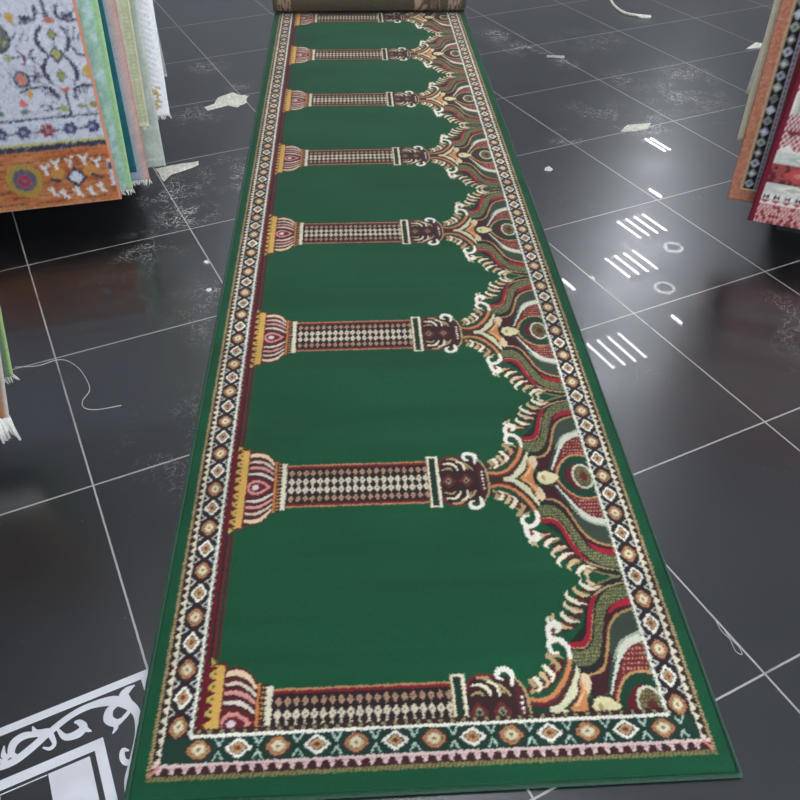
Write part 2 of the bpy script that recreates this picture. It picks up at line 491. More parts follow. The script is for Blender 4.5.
def mesh_tex(a, b, px=.0065, py=.009):
    a, b = np.array(a, np.float32), np.array(b, np.float32)
    def fn(X, Y):
        row = np.floor(Y / py).astype(int)
        k = (np.floor((X + (row % 2) * px * .5) / (px * .5)).astype(int) % 2) == 0
        k &= ((Y / py) % 1.0) < .62
        return np.where(k[:, None], a, b)
    return fn

def draw_bay():
    """half a bay, from the column axis (y = 0) to the arch point (y = HB)"""
    c = Canvas(0, W_C, -0.012, HB, RES, G)
    UR = 1.086
    # stripes along the left border
    for a, b, col in ((.106, .112, BR), (.112, .122, (104, 20, 36)), (.122, .129, BR), (.129, .133, (128, 26, 42)), (.133, .139, GD), (.139, .143, DRED)):
        c.rect(a, b, -1, 1, col)
    # ---- arch: body
    edge = [(.945, .0), (.925, .08), (.905, .145), (.93, .168), (.955, .195), (.972, .245), (.995, .288), (1.03, .312), (1.062, .325), (UR, .3265), (UR, 0)]
    c.poly(edge, DK)
    # leaf fringe outside the body
    fr = catmull([(.893, .195), (.915, .195), (.938, .215), (.955, .248), (.975, .275), (1.0, .296), (1.018, .303)], 10)
    c.stroke(fr, [.020, .030, .032, .028, .012], (64, 42, 36), smooth=False)
    for i, t in enumerate(np.linspace(.05, .95, 8)):
        j = int(t * (len(fr) - 1)); p = fr[j]
        k = (1.0, 1.2, .9)[i % 3] * (.7 if t > .85 else 1)
        q = p + np.array([-.022, .017]) * k
        tip = q + np.array([.004, .012]) * k
        mid = (p + q) / 2 + np.array([.004, -.006])
        root = p + np.array([.014, -.004])
        c.stroke([root, p, mid, q, tip], [.006, .012, .013, .009, .003], (CREAM, (214, 190, 140), CREAM, (232, 206, 170))[i % 4])
        c.stroke([root + [.002, .004], p + [.002, .006], mid + [.003, .008]], [.004, .007, .003], (TAN, (120, 40, 46), OLIVE)[i % 3])
        c.stroke([root + [.0, -.003], p + [.004, -.006]], .004, (84, 40, 38))
    c.stroke([(1.000, .299), (1.03, .314), (1.058, .3235), (1.075, .3265)], .005, OLIVE)
    c.stroke([(.985, .272), (1.006, .285), (1.036, .301), (UR, .313)], [.003, .008, .008], DK)
    c.stroke([(1.0, .276), (1.02, .290), (1.045, .301), (UR, .309)], .005, TAN)
    # red edge band
    c.stroke([(.904, .146), (.925, .149), (.946, .150), (.964, .172), (.976, .215), (.988, .252), (1.004, .276)], [.010, .014, .014, .012, .012, .010, .006], (168, 26, 50))
    c.stroke([(.914, .141), (.944, .141), (.966, .160), (.982, .213), (.996, .250)], .003, (206, 176, 120))
    # olive woven band
    up = catmull([(.913, .140), (.944, .137), (.968, .160), (.985, .215), (1.004, .262), (1.036, .293), (UR, .306)])
    lo = catmull([(.918, .098), (.95, .098), (.975, .120), (.998, .178), (1.016, .222), (1.043, .254), (UR, .270)])
    c.poly(np.vstack([up, lo[::-1]]), mesh_tex((158, 150, 100), (72, 84, 58)))
    c.stroke(up, .004, DK, smooth=False)
    # red wedge towards the border
    c.stroke([(.99, .150), (1.008, .196), (1.03, .235), (UR, .258)], [.006, .010, .018, .024], MAR)
    c.stroke([(1.022, .226), (1.045, .247), (UR, .258)], [.004, .014, .019], (176, 30, 52))
    # grey-green band and maroon root
    o2 = catmull([(.935, .075), (.965, .081), (.985, .104), (1.0, .145), (1.015, .190), (1.042, .222), (UR, .240)])
    wh = catmull([(.979, .028), (.995, .065), (1.015, .108), (1.041, .147), (UR, .168)])
    c.poly(np.vstack([o2, wh[::-1], [(.95, .02)]]), GRG)
    c.poly([(.935, .072), (.965, .079), (.985, .104), (.997, .135), (1.006, .115), (.99, .07), (.975, .035), (.945, .02)], MAR)
    c.stroke(o2, .006, (196, 150, 98), smooth=False)
    c.stroke([p + np.array([-.006, .004]) for p in o2[10:]], .003, MAR, smooth=False)
    # white and green bands round the eye
    c.stroke([p + np.array([-.006, .004]) for p in wh[4:]], [.006, .01, .012], (40, 78, 62), smooth=False)
    c.stroke(wh, [.004, .006, .009, .022, .026], (226, 226, 206), smooth=False)
    c.stroke([p + np.array([-.007, .007]) for p in wh[14:]], [.003, .007], (176, 186, 160), smooth=False)
    o1 = catmull([(.985, .004), (.998, .036), (1.014, .060), (1.036, .076), (1.062, .079), (UR, .071)])
    whi = [p + np.array([.003, -.003 - .009 * min(1, k / 20)]) for k, p in enumerate(wh)]
    c.poly(np.vstack([whi, o1[::-1]]), BURG)
    def dotted(X, Y):
        k = (((X + .5 * .008 * (np.floor(Y / .012) % 2)) / .008) % 1 < .5) & ((Y / .012) % 1 < .4)
        return np.where(k[:, None], np.array((214, 150, 126), np.float32), np.array(BURG, np.float32))
    c.poly([(1.012, .072), (1.024, .105), (1.045, .138), (UR - .004, .152), (UR - .004, .082), (1.04, .083)], dotted)
    c.poly(np.vstack([o1, [(UR, 0)], [(.985, 0)]]), (26, 66, 48))
    c.stroke(o1, .006, (206, 156, 104), smooth=False)
    c.poly([(1.005, -.01), (1.010, .014), (1.028, .040), (1.05, .05), (1.05, -.01)], DRED)
    c.ell(1.057, 0, .029, .045, (222, 218, 190))
    c.ell(1.057, 0, .023, .038, mesh_tex((150, 140, 92), (84, 70, 50), .007, .008))
    c.ell(1.06, 0, .010, .014, (104, 44, 40))
    # flame
    c.ell(.933, 0, .010, .022, DK)
    c.poly([(.932, .0), (.940, .019), (.957, .025), (.976, .018), (.995, 0), (.99, -.012), (.932, -.012)], (240, 228, 176))
    c.ell(.950, 0, .005, .010, TAN)
    # ---- stem, scroll and palmette
    c.stroke([(.800, .046), (.830, .050), (.858, .070), (.884, .105)], [.010, .022, .026, .024], (78, 30, 36))
    lb = catmull([(.806, .040), (.830, .044), (.856, .062), (.880, .096)], 10)
    for i, t in enumerate(np.linspace(.08, .95, 5)):
        p = lb[int(t * (len(lb) - 1))]
        q = p + np.array([.004 - .018 * t, .034]) * (.75 + .35 * t)
        mid = (p + q) / 2 + np.array([.010, -.003])
        c.stroke([p, mid, q, q + np.array([.008, .001])], [.006, .011, .010, .004], (TAN, CREAM, (214, 190, 140), CREAM)[i % 4])
        c.stroke([p + [-.005, .004], mid + [-.009, .002]], [.006, .003], (120, 34, 44))
    c.poly([(.798, -.012), (.798, .027), (.830, .022), (.860, .035), (.891, .073), (.910, .113), (.922, .10), (.924, .07), (.90, .03), (.868, .0), (.868, -.012)], (28, 62, 46))
    c.stroke([(.800, .010), (.845, .009), (.872, .022), (.896, .052), (.916, .09)], [.003, .006, .007, .005], DRED)
    c.stroke([(.846, .003), (.868, .006), (.892, .030), (.912, .062), (.921, .096)], [.008, .012, .018, .017, .004], (228, 224, 184))
    c.poly([(.876, -.012), (.888, .002), (.907, .022), (.917, .045), (.920, .070), (.931, .082), (.942, .074), (.944, .058), (.935, .036), (.924, .018), (.922, -.012)], (218, 142, 92))
    c.poly([(.921, .058), (.922, .072), (.931, .082), (.942, .074), (.944, .058), (.938, .042), (.930, .030)], (236, 212, 170))
    c.stroke([(.880, .004), (.906, .028), (.917, .066)], .004, DRED)
    c.stroke([(.900, .006), (.918, .030), (.930, .056)], .005, (240, 196, 140))
    st = [(.798, .027), (.830, .022), (.860, .035), (.891, .073), (.908, .113), (.909, .140), (.897, .160), (.880, .164)]
    c.stroke([(a, b - .008) for a, b in st[:6]], [.006, .007, .007, .004], (120, 36, 44))
    c.stroke(st, [.008, .009, .010, .010, .011, .012, .012], (212, 138, 90))
    c.stroke([(.910, .118), (.909, .143), (.897, .161), (.880, .165), (.869, .150), (.874, .133), (.886, .131)], [.008, .012, .013, .013, .012, .009, .006], WH)
    c.stroke([(.874, .166), (.876, .193), (.889, .207), (.900, .202), (.899, .188), (.891, .182)], [.012, .013, .013, .012, .009, .005], WH)
    c.stroke([(.884, .176), (.888, .190)], .006, (150, 50, 50))
    for (a, b) in (((.866, .118), (.893, .118)), ((.862, .104), (.884, .098))):
        c.stroke([a, ((a[0] + b[0]) / 2, a[1] + .008), b], [.003, .007, .004], TAN)
    # ---- urn below the palmette
    urn = [(.671, -.012), (.671, .056), (.682, .074), (.700, .084), (.745, .082), (.774, .082), (.794, .052), (.8, .02), (.8, -.012)]
    c.poly(urn, (58, 36, 36))
    c.stroke([(.672, .050), (.684, .076), (.702, .086), (.738, .082)], .006, (126, 26, 44))
    for cx in (.695, .743):
        c.poly([(cx - .02, 0), (cx, .026), (cx + .02, 0), (cx, -.026)], (112, 44, 44))
        c.poly([(cx - .009, 0), (cx, .012), (cx + .009, 0), (cx, -.012)], (150, 160, 130))
        c.poly([(cx - .005, 0), (cx, .007), (cx + .005, 0), (cx, -.007)], DK)
    for (p, w, col) in (([(.700, .080), (.718, .078), (.732, .066), (.752, .042)], [.006, .008, .008, .004], TAN), ([(.686, .062), (.706, .062), (.718, .052), (.724, .038)], [.005, .008, .008, .004], CREAM),
                        ([(.682, .040), (.700, .046), (.708, .038)], [.004, .007, .004], TAN), ([(.722, .070), (.738, .060), (.742, .036)], [.005, .007, .004], CREAM), ([(.744, .062), (.756, .05), (.764, .036)], [.006, .007, .004], TAN)):
        c.stroke(p, w, col)
    c.poly([(.776, -.012), (.776, .060), (.790, .052), (.797, .035), (.797, -.012)], (84, 36, 40))
    c.stroke([(.776, .084), (.795, .052), (.801, .02), (.801, -.012)], .005, TAN)
    c.stroke([(.772, .062), (.775, .086), (.760, .098), (.746, .093), (.744, .079), (.754, .073)], [.007, .012, .012, .012, .009, .005], WH)
    for k in range(4):
        c.ell(.787, -.009 + k * .012 + .003, .003, .004, WH)
    # ---- column shaft
    hs = .077
    c.rect(.264, .648, -1, hs - .002, (190, 142, 96)); c.rect(.264, .648, -1, hs - .007, (130, 30, 44)); c.rect(.264, .648, -1, hs - .014, (46, 34, 32))
    for k in range(20):
        cx = .278 + k * .0188
        for (cy, r, col) in ((.045, .0078, (186, 148, 122)), (.0150, .0092, (226, 214, 188))):
            c.poly([(cx - r * .95, cy), (cx, cy + r * 1.55), (cx + r * .95, cy), (cx, cy - r * 1.55)], col)
            c.ell(cx, cy, r * .72, r * 1.0, col)
            c.rect(cx - .0013, cx + .0013, cy - .002, cy + .003, (120, 70, 60))
        c.rect(cx - .002, cx + .002, .0, .0022, (226, 214, 188))
    # capital ring
    c.poly([(.640, -.012), (.640, .091), (.672, .091), (.672, -.012)], CREAM)
    c.rect(.647, .664, -1, .085, (34, 58, 42)); c.rect(.640, .643, -1, .086, TAN)
    # ---- column base: dome, collar, gold band
    dome = catmull([(.158, .128), (.180, .131), (.205, .124), (.226, .100), (.238, .080)])
    c.poly(np.vstack([dome, [(.238, -.012), (.158, -.012)]]), (96, 34, 40))
    for (p, w, col) in (([(.163, .114), (.185, .117), (.208, .106), (.228, .080)], [.010, .015, .014, .006], (240, 212, 172)),
                        ([(.162, .090), (.190, .092), (.212, .080), (.229, .062)], [.006, .009, .008, .005], (226, 210, 190)),
                        ([(.162, .069), (.190, .070), (.212, .060), (.229, .044)], [.008, .010, .009, .005], (226, 158, 150)),
                        ([(.162, .047), (.190, .048), (.212, .038), (.229, .024)], [.007, .010, .009, .005], (230, 220, 204))):
        c.stroke(p, w, col)
        c.stroke([(a, b - .0085) for a, b in p], .004, (58, 40, 38))
    c.poly([(.160, -.012), (.163, .012), (.175, .026), (.192, .026), (.212, .014), (.226, 0), (.226, -.012)], (226, 150, 140))
    c.poly([(.166, -.012), (.170, .010), (.180, .017), (.194, .016), (.210, .006), (.214, 0), (.210, -.012)], (106, 34, 44))
    c.ell(.184, 0, .009, .009, (238, 216, 220))
    c.rect(.232, .238, -1, .090, (206, 130, 70)); c.rect(.238, .250, -1, .088, (74, 40, 34)); c.rect(.250, .264, -1, .082, (236, 226, 198))
    for k in range(8):
        c.rect(.241, .247, -.006 + k * .012, -.001 + k * .012, (196, 150, 90)); c.ell(.250, .002 + k * .012, .003, .003, BR)
    gold = [(.128, -.012), (.128, .130), (.134, .137), (.157, .136), (.159, .128), (.159, -.012)]
    c.poly([(a + (-.006 if a < .14 else .004), b + (.006 if b > 0 else 0)) for a, b in gold], (110, 24, 38))
    c.poly(gold, GOLD)
    for k in range(5):
        cy = .014 + k * .029
        c.poly([(.124, cy - .0135), (.124, cy + .0135), (.144, cy)], (104, 24, 36))
        c.poly([(.128, cy + .005), (.128, cy + .024), (.140, cy + .0145)], (196, 176, 88)); c.ell(.139, cy + .0145, .003, .0045, (96, 100, 44))
    return c

def medallion(c, cx, cy, kind, along_x=False, sx=1.0, sy=1.0):
    def pt(a, b): return (cx + (b if along_x else a) * sx, cy + (a if along_x else b) * sy)
    def dia(r, h, cut, col):
        c.poly([pt(-r, -cut), pt(-r, cut), pt(-cut * .7, h), pt(cut * .7, h), pt(r, cut), pt(r, -cut), pt(cut * .7, -h), pt(-cut * .7, -h)], col)
    if kind == 0:
        dia(.0200, .0285, .0035, WH); dia(.0128, .0195, .0025, BR); dia(.0105, .0158, .0025, (206, 168, 122)); dia(.0062, .009, .002, (176, 104, 60)); dia(.003, .0045, .001, (90, 60, 40))
    else:
        dia(.0215, .029, .007, (88, 44, 42)); dia(.0185, .0245, .007, (194, 136, 92)); dia(.0150, .0200, .005, (112, 84, 58)); dia(.0132, .0176, .005, (206, 176, 130)); dia(.0095, .013, .004, (236, 224, 190)); dia(.0035, .005, .0015, (150, 130, 80))

def draw_carpet():
    L = 5.6
    full = Canvas(0, W_C, -0.03, L, RES, G)
    bay = draw_bay()
    off = int(round(.012 / RES))
    half = bay.a[off:]
    n = half.shape[0]
    for j in range(full.h):
        v = full.Y[j]
        if v < V_IN: continue
        w = (v - C0 + HB) % PER - HB
        k = min(n - 1, int(abs(w) / RES))
        full.a[j] = half[k]
    c = full
    # long borders, mirrored left / right
    def side(mir):
        X = (lambda u: u) if not mir else (lambda u: W_C - u)
        def rect(a, b, col, y0=.018, y1=L):
            a2, b2 = sorted((X(a), X(b))); c.rect(a2, b2, y0, y1, col)
        rect(0, .030, (16, 66, 46), -1, L)
        rect(.0, .030, G, -1, L)
        rect(.030, .037, TAN); rect(.037, .052, BR); rect(.052, .103, (46, 36, 38)); rect(.103, .109, WH)
        v = .020
        while v < L:     # twisted rope and the saw-tooth stripe
            c.poly([(X(.030), v), (X(.037), v + .004), (X(.037), v + .007), (X(.030), v + .003)], (110, 92, 58))
            v += .0075
        v = .022
        while v < L:
            c.poly([(X(.0525), v), (X(.0525), v + .0215), (X(.0505), v + .0215), (X(.040), v + .0108), (X(.0505), v)], (236, 224, 196))
            c.rect(min(X(.050), X(.0535)), max(X(.050), X(.0535)), v, v + .022, (236, 224, 196))
            v += .0218
        v = V_IN; k = 0
        while v < L:
            c.ell(X(.103), v + .006, .004, .005, (226, 226, 210)); c.ell(X(.110), v + .017, .0035, .004, (150, 170, 140)); v += .0215
        k = 0; v = .126
        while v < L:
            medallion(c, X(.078), v, 1 - k % 2, sx=.92 if not mir else -.92, sy=.90)
            for s in (-1, 1):     # little hooks between the medallions
                a, b = .078 + s * .023, .078 + s * .012
                m_ = v + .0327
                c.stroke([(X(a), m_ - .009), (X(b), m_), (X(a), m_ + .009)], .0032, (214, 214, 204), smooth=False)
            v += .0653; k += 1
        return
    side(False); side(True)
    # end border
    x0, x1 = .030, W_C - .030
    c.rect(0, W_C, -1, .018, G)
    c.rect(x0, x1, .018, .027, OLIVE)
    u = x0
    while u < x1:
        c.poly([(u, .018), (u + .003, .018), (u + .007, .027), (u + .004, .027)], (92, 88, 52)); u += .0085
    c.rect(x0 + .007, x1 - .007, .027, .048, (70, 34, 38))
    u = x0 + .012
    while u < x1 - .03:
        c.poly([(u, .049), (u + .018, .049), (u + .011, .030), (u + .007, .030)], (236, 206, 200)); c.poly([(u + .004, .044), (u + .014, .044), (u + .009, .036)], (216, 160, 160)); u += .0262
    c.rect(x0 + .007, x1 - .007, .044, .050, (232, 206, 198))
    c.rect(x0 + .022, x1 - .022, .050, .103, (30, 60, 48))
    k = 0; u = .125
    while u < W_C - .10:
        if True:
            medallion(c, u, .077, k % 2 == 0 and 1 or 0, along_x=True, sx=.92, sy=1.02)
            m_ = u + .0393
            for s in (-1, 1):
                c.stroke([(m_ - .009, .077 + s * .022), (m_, .077 + s * .006), (m_ + .009, .077 + s * .022)], .0034, (190, 216, 200), smooth=False)
        u += .0785; k += 1
    c.rect(.103, W_C - .103, .101, .108, WH)
    c.rect(.109, W_C - .109, .108, .120, (66, 38, 36))
    u = .116
    while u < W_C - .11:
        c.rect(u, u + .007, .110, .117, (150, 150, 104)); u += .0235
    # corners of the outer lines
    for X in (lambda q: q, lambda q: W_C - q):
        c.stroke([(X(.037), .030), (X(.050), .046)], .006, (226, 140, 130), smooth=False)
    return full

def to_lin(a):
    x = np.clip(a / 255.0, 0, 1)
    return np.where(x <= .04045, x / 12.92, ((x + .055) / 1.055) ** 2.4).astype(np.float32)

PAT = draw_carpet()
def knots(c, amp, seed):
    """woven outlines: every edge steps from knot to knot"""
    h, w = c.h, c.w
    jx = np.round(smooth_noise(h, w, 2.6, 2.6, seed) * amp).astype(np.int32); jy = np.round(smooth_noise(h, w, 2.6, 2.6, seed + 1) * amp).astype(np.int32)
    yy, xx = np.mgrid[0:h, 0:w]
    c.a = c.a[np.clip(yy + jy, 0, h - 1), np.clip(xx + jx, 0, w - 1)]
knots(PAT, 2.6, 81)
PATL = to_lin(PAT.a)

M_pile = woven('carpet_pile', sheen=.10)
M_bind = simple('green_binding_yarn', (16, 70, 46), .7, scale=300, var=.15, sheen=.2, bump=.4)
M_back = woven('carpet_back', sheen=.1, bump_scale=300, bump=.6)

OX, OY, ANG = -0.1515, 0.830, math.radians(-23.4)
carpet = empty('carpet_runner', (OX, OY, 0), ANG)
tag(carpet, 'long green runner carpet with arched columns and patterned border, rolled up at its far end', 'carpet')

V_END = 4.80
TH = .0085
def sheet():
    vb = [-0.0235]
    while vb[-1] < V_END:
        vb.append(vb[-1] + .0018 + .0011 * max(0, vb[-1]))
    vb = np.array(vb); vc = (vb[1:] + vb[:-1]) / 2
    nu = 478
    ub = np.linspace(0.0, W_C, nu + 1); uc = (ub[1:] + ub[:-1]) / 2
    img = box_sample(PATL, 0, -0.03, RES, ub, vb)
    h, w = len(vc), len(uc)
    lum = img.mean(2)
    # knots: uneven yarn, and the lay: light and dark shading of brushed pile painted into the colours
    img *= (1 + .10 * np.random.default_rng(3).uniform(-1, 1, (h, w, 1)))
    lay_shade = smooth_noise(h, w, 26, 260, 4) * .6 + smooth_noise(h, w, 9, 140, 5) * .25 + smooth_noise(h, w, 60, 90, 6) * .4
    img *= (1 + .20 * lay_shade)[:, :, None]
    U, V = np.meshgrid(uc, vc)
    Z = np.full_like(U, TH)
    e = np.minimum(np.minimum(U, W_C - U), V - vb[0])
    Z -= .004 * np.clip(1 - e / .008, 0, 1) ** 2
    Z += .0007 * np.clip(lum / .5, 0, 1)
    mid = np.clip(np.minimum(U, W_C - U) / .12, 0, 1)
    Z += mid * .0022 * (smooth_noise(h, w, 70, 400, 8) + .35 * np.sin(V * 2 * math.pi / .29))
    idx = np.arange(h * w).reshape(h, w)
    q = np.stack([idx[:-1, :-1], idx[:-1, 1:], idx[1:, 1:], idx[1:, :-1]], -1).reshape(-1, 4)
    verts = np.stack([U, V, Z], -1).reshape(-1, 3)
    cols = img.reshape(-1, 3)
    # side walls and underside, from the outline
    rim = np.concatenate([idx[0], idx[1:, -1], idx[-1, -2::-1], idx[-2:0:-1, 0]])
    low = verts[rim].copy(); low[:, 2] = .0005
    b = len(verts); nr = len(rim); r2 = np.roll(np.arange(nr), -1)
    q2 = np.stack([b + np.arange(nr), b + r2, rim[r2], rim], -1)
    verts = np.vstack([verts, low]); cols = np.vstack([cols, np.tile(lin((18, 60, 42)), (nr, 1))])
    q = np.vstack([q, q2])
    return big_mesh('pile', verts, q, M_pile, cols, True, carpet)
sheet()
# overlocked edge: a yarn-wrapped cord round the outline
mb = MB()
def cord(p0, p1, n, r=.0052):
    pts = []
    for i in range(n + 1):
        t = i / n
        pts.append((p0[0] + (p1[0] - p0[0]) * t, p0[1] + (p1[1] - p0[1]) * t, .0056 + .0004 * math.sin(i * 1.7)))
    mb.tube(pts, [r * (1 + .06 * math.sin(i * 2.3)) for i in range(n + 1)], 8)
cord((-.001, V_END), (-.001, -.022), 500); cord((-.003, -.0245), (W_C + .003, -.0245), 150); cord((W_C + .001, -.022), (W_C + .001, V_END), 500)
mb.build('edge_binding', M_bind, carpet, True)

# rolled-up rest of the runner: a spiral whose outside is the carpet's back
def roll():
    r_out, turns, pitch = .118, 4.2, .0115
    vcn, zc = 4.838, r_out + TH * .2
    n = 420
    th = np.linspace(0, turns * 2 * math.pi, n)
    rr = r_out - pitch * th / (2 * math.pi)
    # starts under the roll, rises at the back, comes over to the viewer's side
    y = vcn + rr * np.sin(th); z = zc - rr * np.cos(th)
    s = np.concatenate([[0], np.cumsum(np.hypot(np.diff(y), np.diff(z)))])
    ub = np.linspace(0, W_C, 241); uc = (ub[1:] + ub[:-1]) / 2
    vb = 4.83 + np.linspace(0, .70, n + 1)
    img = box_sample(PATL, 0, -0.03, RES, ub, vb)
    img = np.roll(img, 40, axis=0)
    grey = img.mean(2, keepdims=True)
    jute = lin((134, 115, 99)).astype(np.float32)
    back = jute * (.45 + 1.05 * np.clip(grey / .35, 0, 1.1)) * .85 + img * .13
    back *= (1 + .14 * np.random.default_rng(9).uniform(-1, 1, back.shape[:2] + (1,)))
    back *= (1 + .10 * ((np.arange(n) % 2) * 2 - 1))[:, None, None]
    U = np.tile(uc, (n, 1)) * 1.012 - .007 + .006 * np.sin(th * .5 + 1)[:, None]
    outer = np.stack([U, np.tile(y[:, None], (1, 240)), np.tile(z[:, None], (1, 240))], -1)
    ins = .007
    inner = np.stack([U, np.tile((vcn + (rr - ins) * np.sin(th))[:, None], (1, 240)), np.tile((zc - (rr - ins) * np.cos(th))[:, None], (1, 240))], -1)
    V = np.vstack([outer.reshape(-1, 3), inner.reshape(-1, 3)])
    C = np.vstack([back.reshape(-1, 3), np.tile(lin(G), (n * 240, 1))])
    idx = np.arange(n * 240).reshape(n, 240); id2 = idx + n * 240
    q = [np.stack([idx[:-1, :-1], idx[1:, :-1], idx[1:, 1:], idx[:-1, 1:]], -1).reshape(-1, 4),
         np.stack([id2[:-1, :-1], id2[:-1, 1:], id2[1:, 1:], id2[1:, :-1]], -1).reshape(-1, 4)]
    for e, flip in ((0, False), (239, True)):
        a = np.stack([idx[:-1, e], id2[:-1, e], id2[1:, e], idx[1:, e]], -1)
        q.append(a[:, ::-1] if flip else a)
    q.append(np.stack([idx[-1, :-1], id2[-1, :-1], id2[-1, 1:], idx[-1, 1:]], -1))
    o = big_mesh('carpet_roll', V, np.vstack(q), M_back, C, True, carpet)
    o['label'] = 'rolled end showing the brown woven back'
roll()

# ------------------------------------------------------------------ hanging rugs
M_rug = woven('rug_pile', sheen=.1, bump_scale=350, bump=.4)
M_fringe = simple('white_fringe', (228, 226, 218), .9, scale=200, var=.08)
M_fringe2 = simple('cream_fringe', (222, 214, 190), .9, scale=200, var=.08)
M_steel = simple('rack_steel', (150, 150, 154), .35, metal=.8, scale=10)

SL = np.array([-0.98102321, 0.19389032]); NL = np.array([0.19389032, 0.98102321])
AL = np.array([0.32865901, 2.94764642])
SR = np.array([0.66871854, -0.74351565]); NR = np.array([0.74351565, 0.66871854])
AR = np.array([2.34892898, 1.82574757])

def rug(name, base, s, n, s0, zb, slant, width, top, canvas, res, label, group=None, fringe=0.0, fmat=None, edge=None, edge_w=.006, wave=.0, seed=1, curl=0.0, fth=1.0, dens=.0042, cat='rug'):
    """a rug hanging in the vertical plane base + a*s; canvas is in (a, z), a from its edge near the aisle"""
    W_, H_ = width, top - zb
    nu, nz = int(W_ / res), int(H_ / res)
    ub = np.linspace(0, W_, nu + 1); zbn = np.linspace(0, H_, nz + 1)
    if canvas is not None:
        img = box_sample(to_lin(canvas.a), canvas.x0, canvas.y0, canvas.res, ub, zbn)
    else:
        img = np.ones((nz, nu, 3), np.float32) * .5
    img = img * (1 + .10 * np.random.default_rng(seed).uniform(-1, 1, (nz, nu, 1)))
    uc = (ub[1:] + ub[:-1]) / 2; zc = (zbn[1:] + zbn[:-1]) / 2
    uc = np.concatenate([[0], uc[1:-1], [W_]]); zc = np.concatenate([[0], zc[1:-1], [H_]])
    U, Z = np.meshgrid(uc, zc)
    dep = wave * np.sin(U * 9 + seed) * (1 - Z / H_) + wave * .6 * smooth_noise(nz, nu, 60, 40, seed)
    dep = dep - curl * np.clip(1 - U / .12, 0, 1) ** 2
    A = s0 + slant * Z + U
    def world(A, d): return np.stack([base[0] + s[0] * A + n[0] * d, base[1] + s[1] * A + n[1] * d, zb + Z], -1)
    Ft = world(A, dep).reshape(-1, 3); Bk = world(A, dep + .008).reshape(-1, 3)
    idx = np.arange(nu * nz).reshape(nz, nu); N_ = nu * nz; id2 = idx + N_
    q = [np.stack([idx[:-1, :-1], idx[:-1, 1:], idx[1:, 1:], idx[1:, :-1]], -1).reshape(-1, 4),
         np.stack([id2[:-1, :-1], id2[1:, :-1], id2[1:, 1:], id2[:-1, 1:]], -1).reshape(-1, 4)]
    rim = np.concatenate([idx[0], idx[1:, -1], idx[-1, -2::-1], idx[-2:0:-1, 0]])
    rn = np.roll(rim, -1)
    q.append(np.stack([rim, rim + N_, rn + N_, rn], -1))
    ec = lin(edge) if edge is not None else None
    cf = img.reshape(-1, 3).copy()
    if ec is not None:
        k = (U < edge_w).reshape(-1); cf[k] = ec
    cb = np.tile(lin((150, 140, 124)), (N_, 1))
    if ec is not None: cb[rim] = ec
    origin = np.array([base[0] + s[0] * s0, base[1] + s[1] * s0, zb])
    V = np.vstack([Ft, Bk]) - origin
    # make sure faces point outward whichever way the plane runs
    Q = np.vstack(q)
    cross = s[0] * n[1] - s[1] * n[0]
    if cross < 0: Q = Q[:, ::-1]
    o = big_mesh(name, V, Q, M_rug, np.vstack([cf, cb]), True)
    o.location = origin
    tag(o, label, cat, group)
    if fringe:
        m = MB(); r = random.Random(seed)
        k = int(min(W_, 1.0) / dens)
        for i in range(k):
            a = i * dens + r.uniform(-.002, .002) + .002
            j = min(nu - 1, int(a / W_ * nu))
            d = dep[0, j] + .004
            l = fringe * r.uniform(.8, 1.1); b1, b2 = r.uniform(-.012, .006), r.uniform(-.006, .008)
            P = [(s[0] * (a + t * b1) + n[0] * (d + t * b2), s[1] * (a + t * b1) + n[1] * (d + t * b2), .003 - l * t) for t in (0, .5, 1)]
            m.tube(P, [dens * .55 * fth, dens * .62 * fth, dens * .4 * fth], 5)
        m.build('fringe', fmat or M_fringe, o, True)
    return o

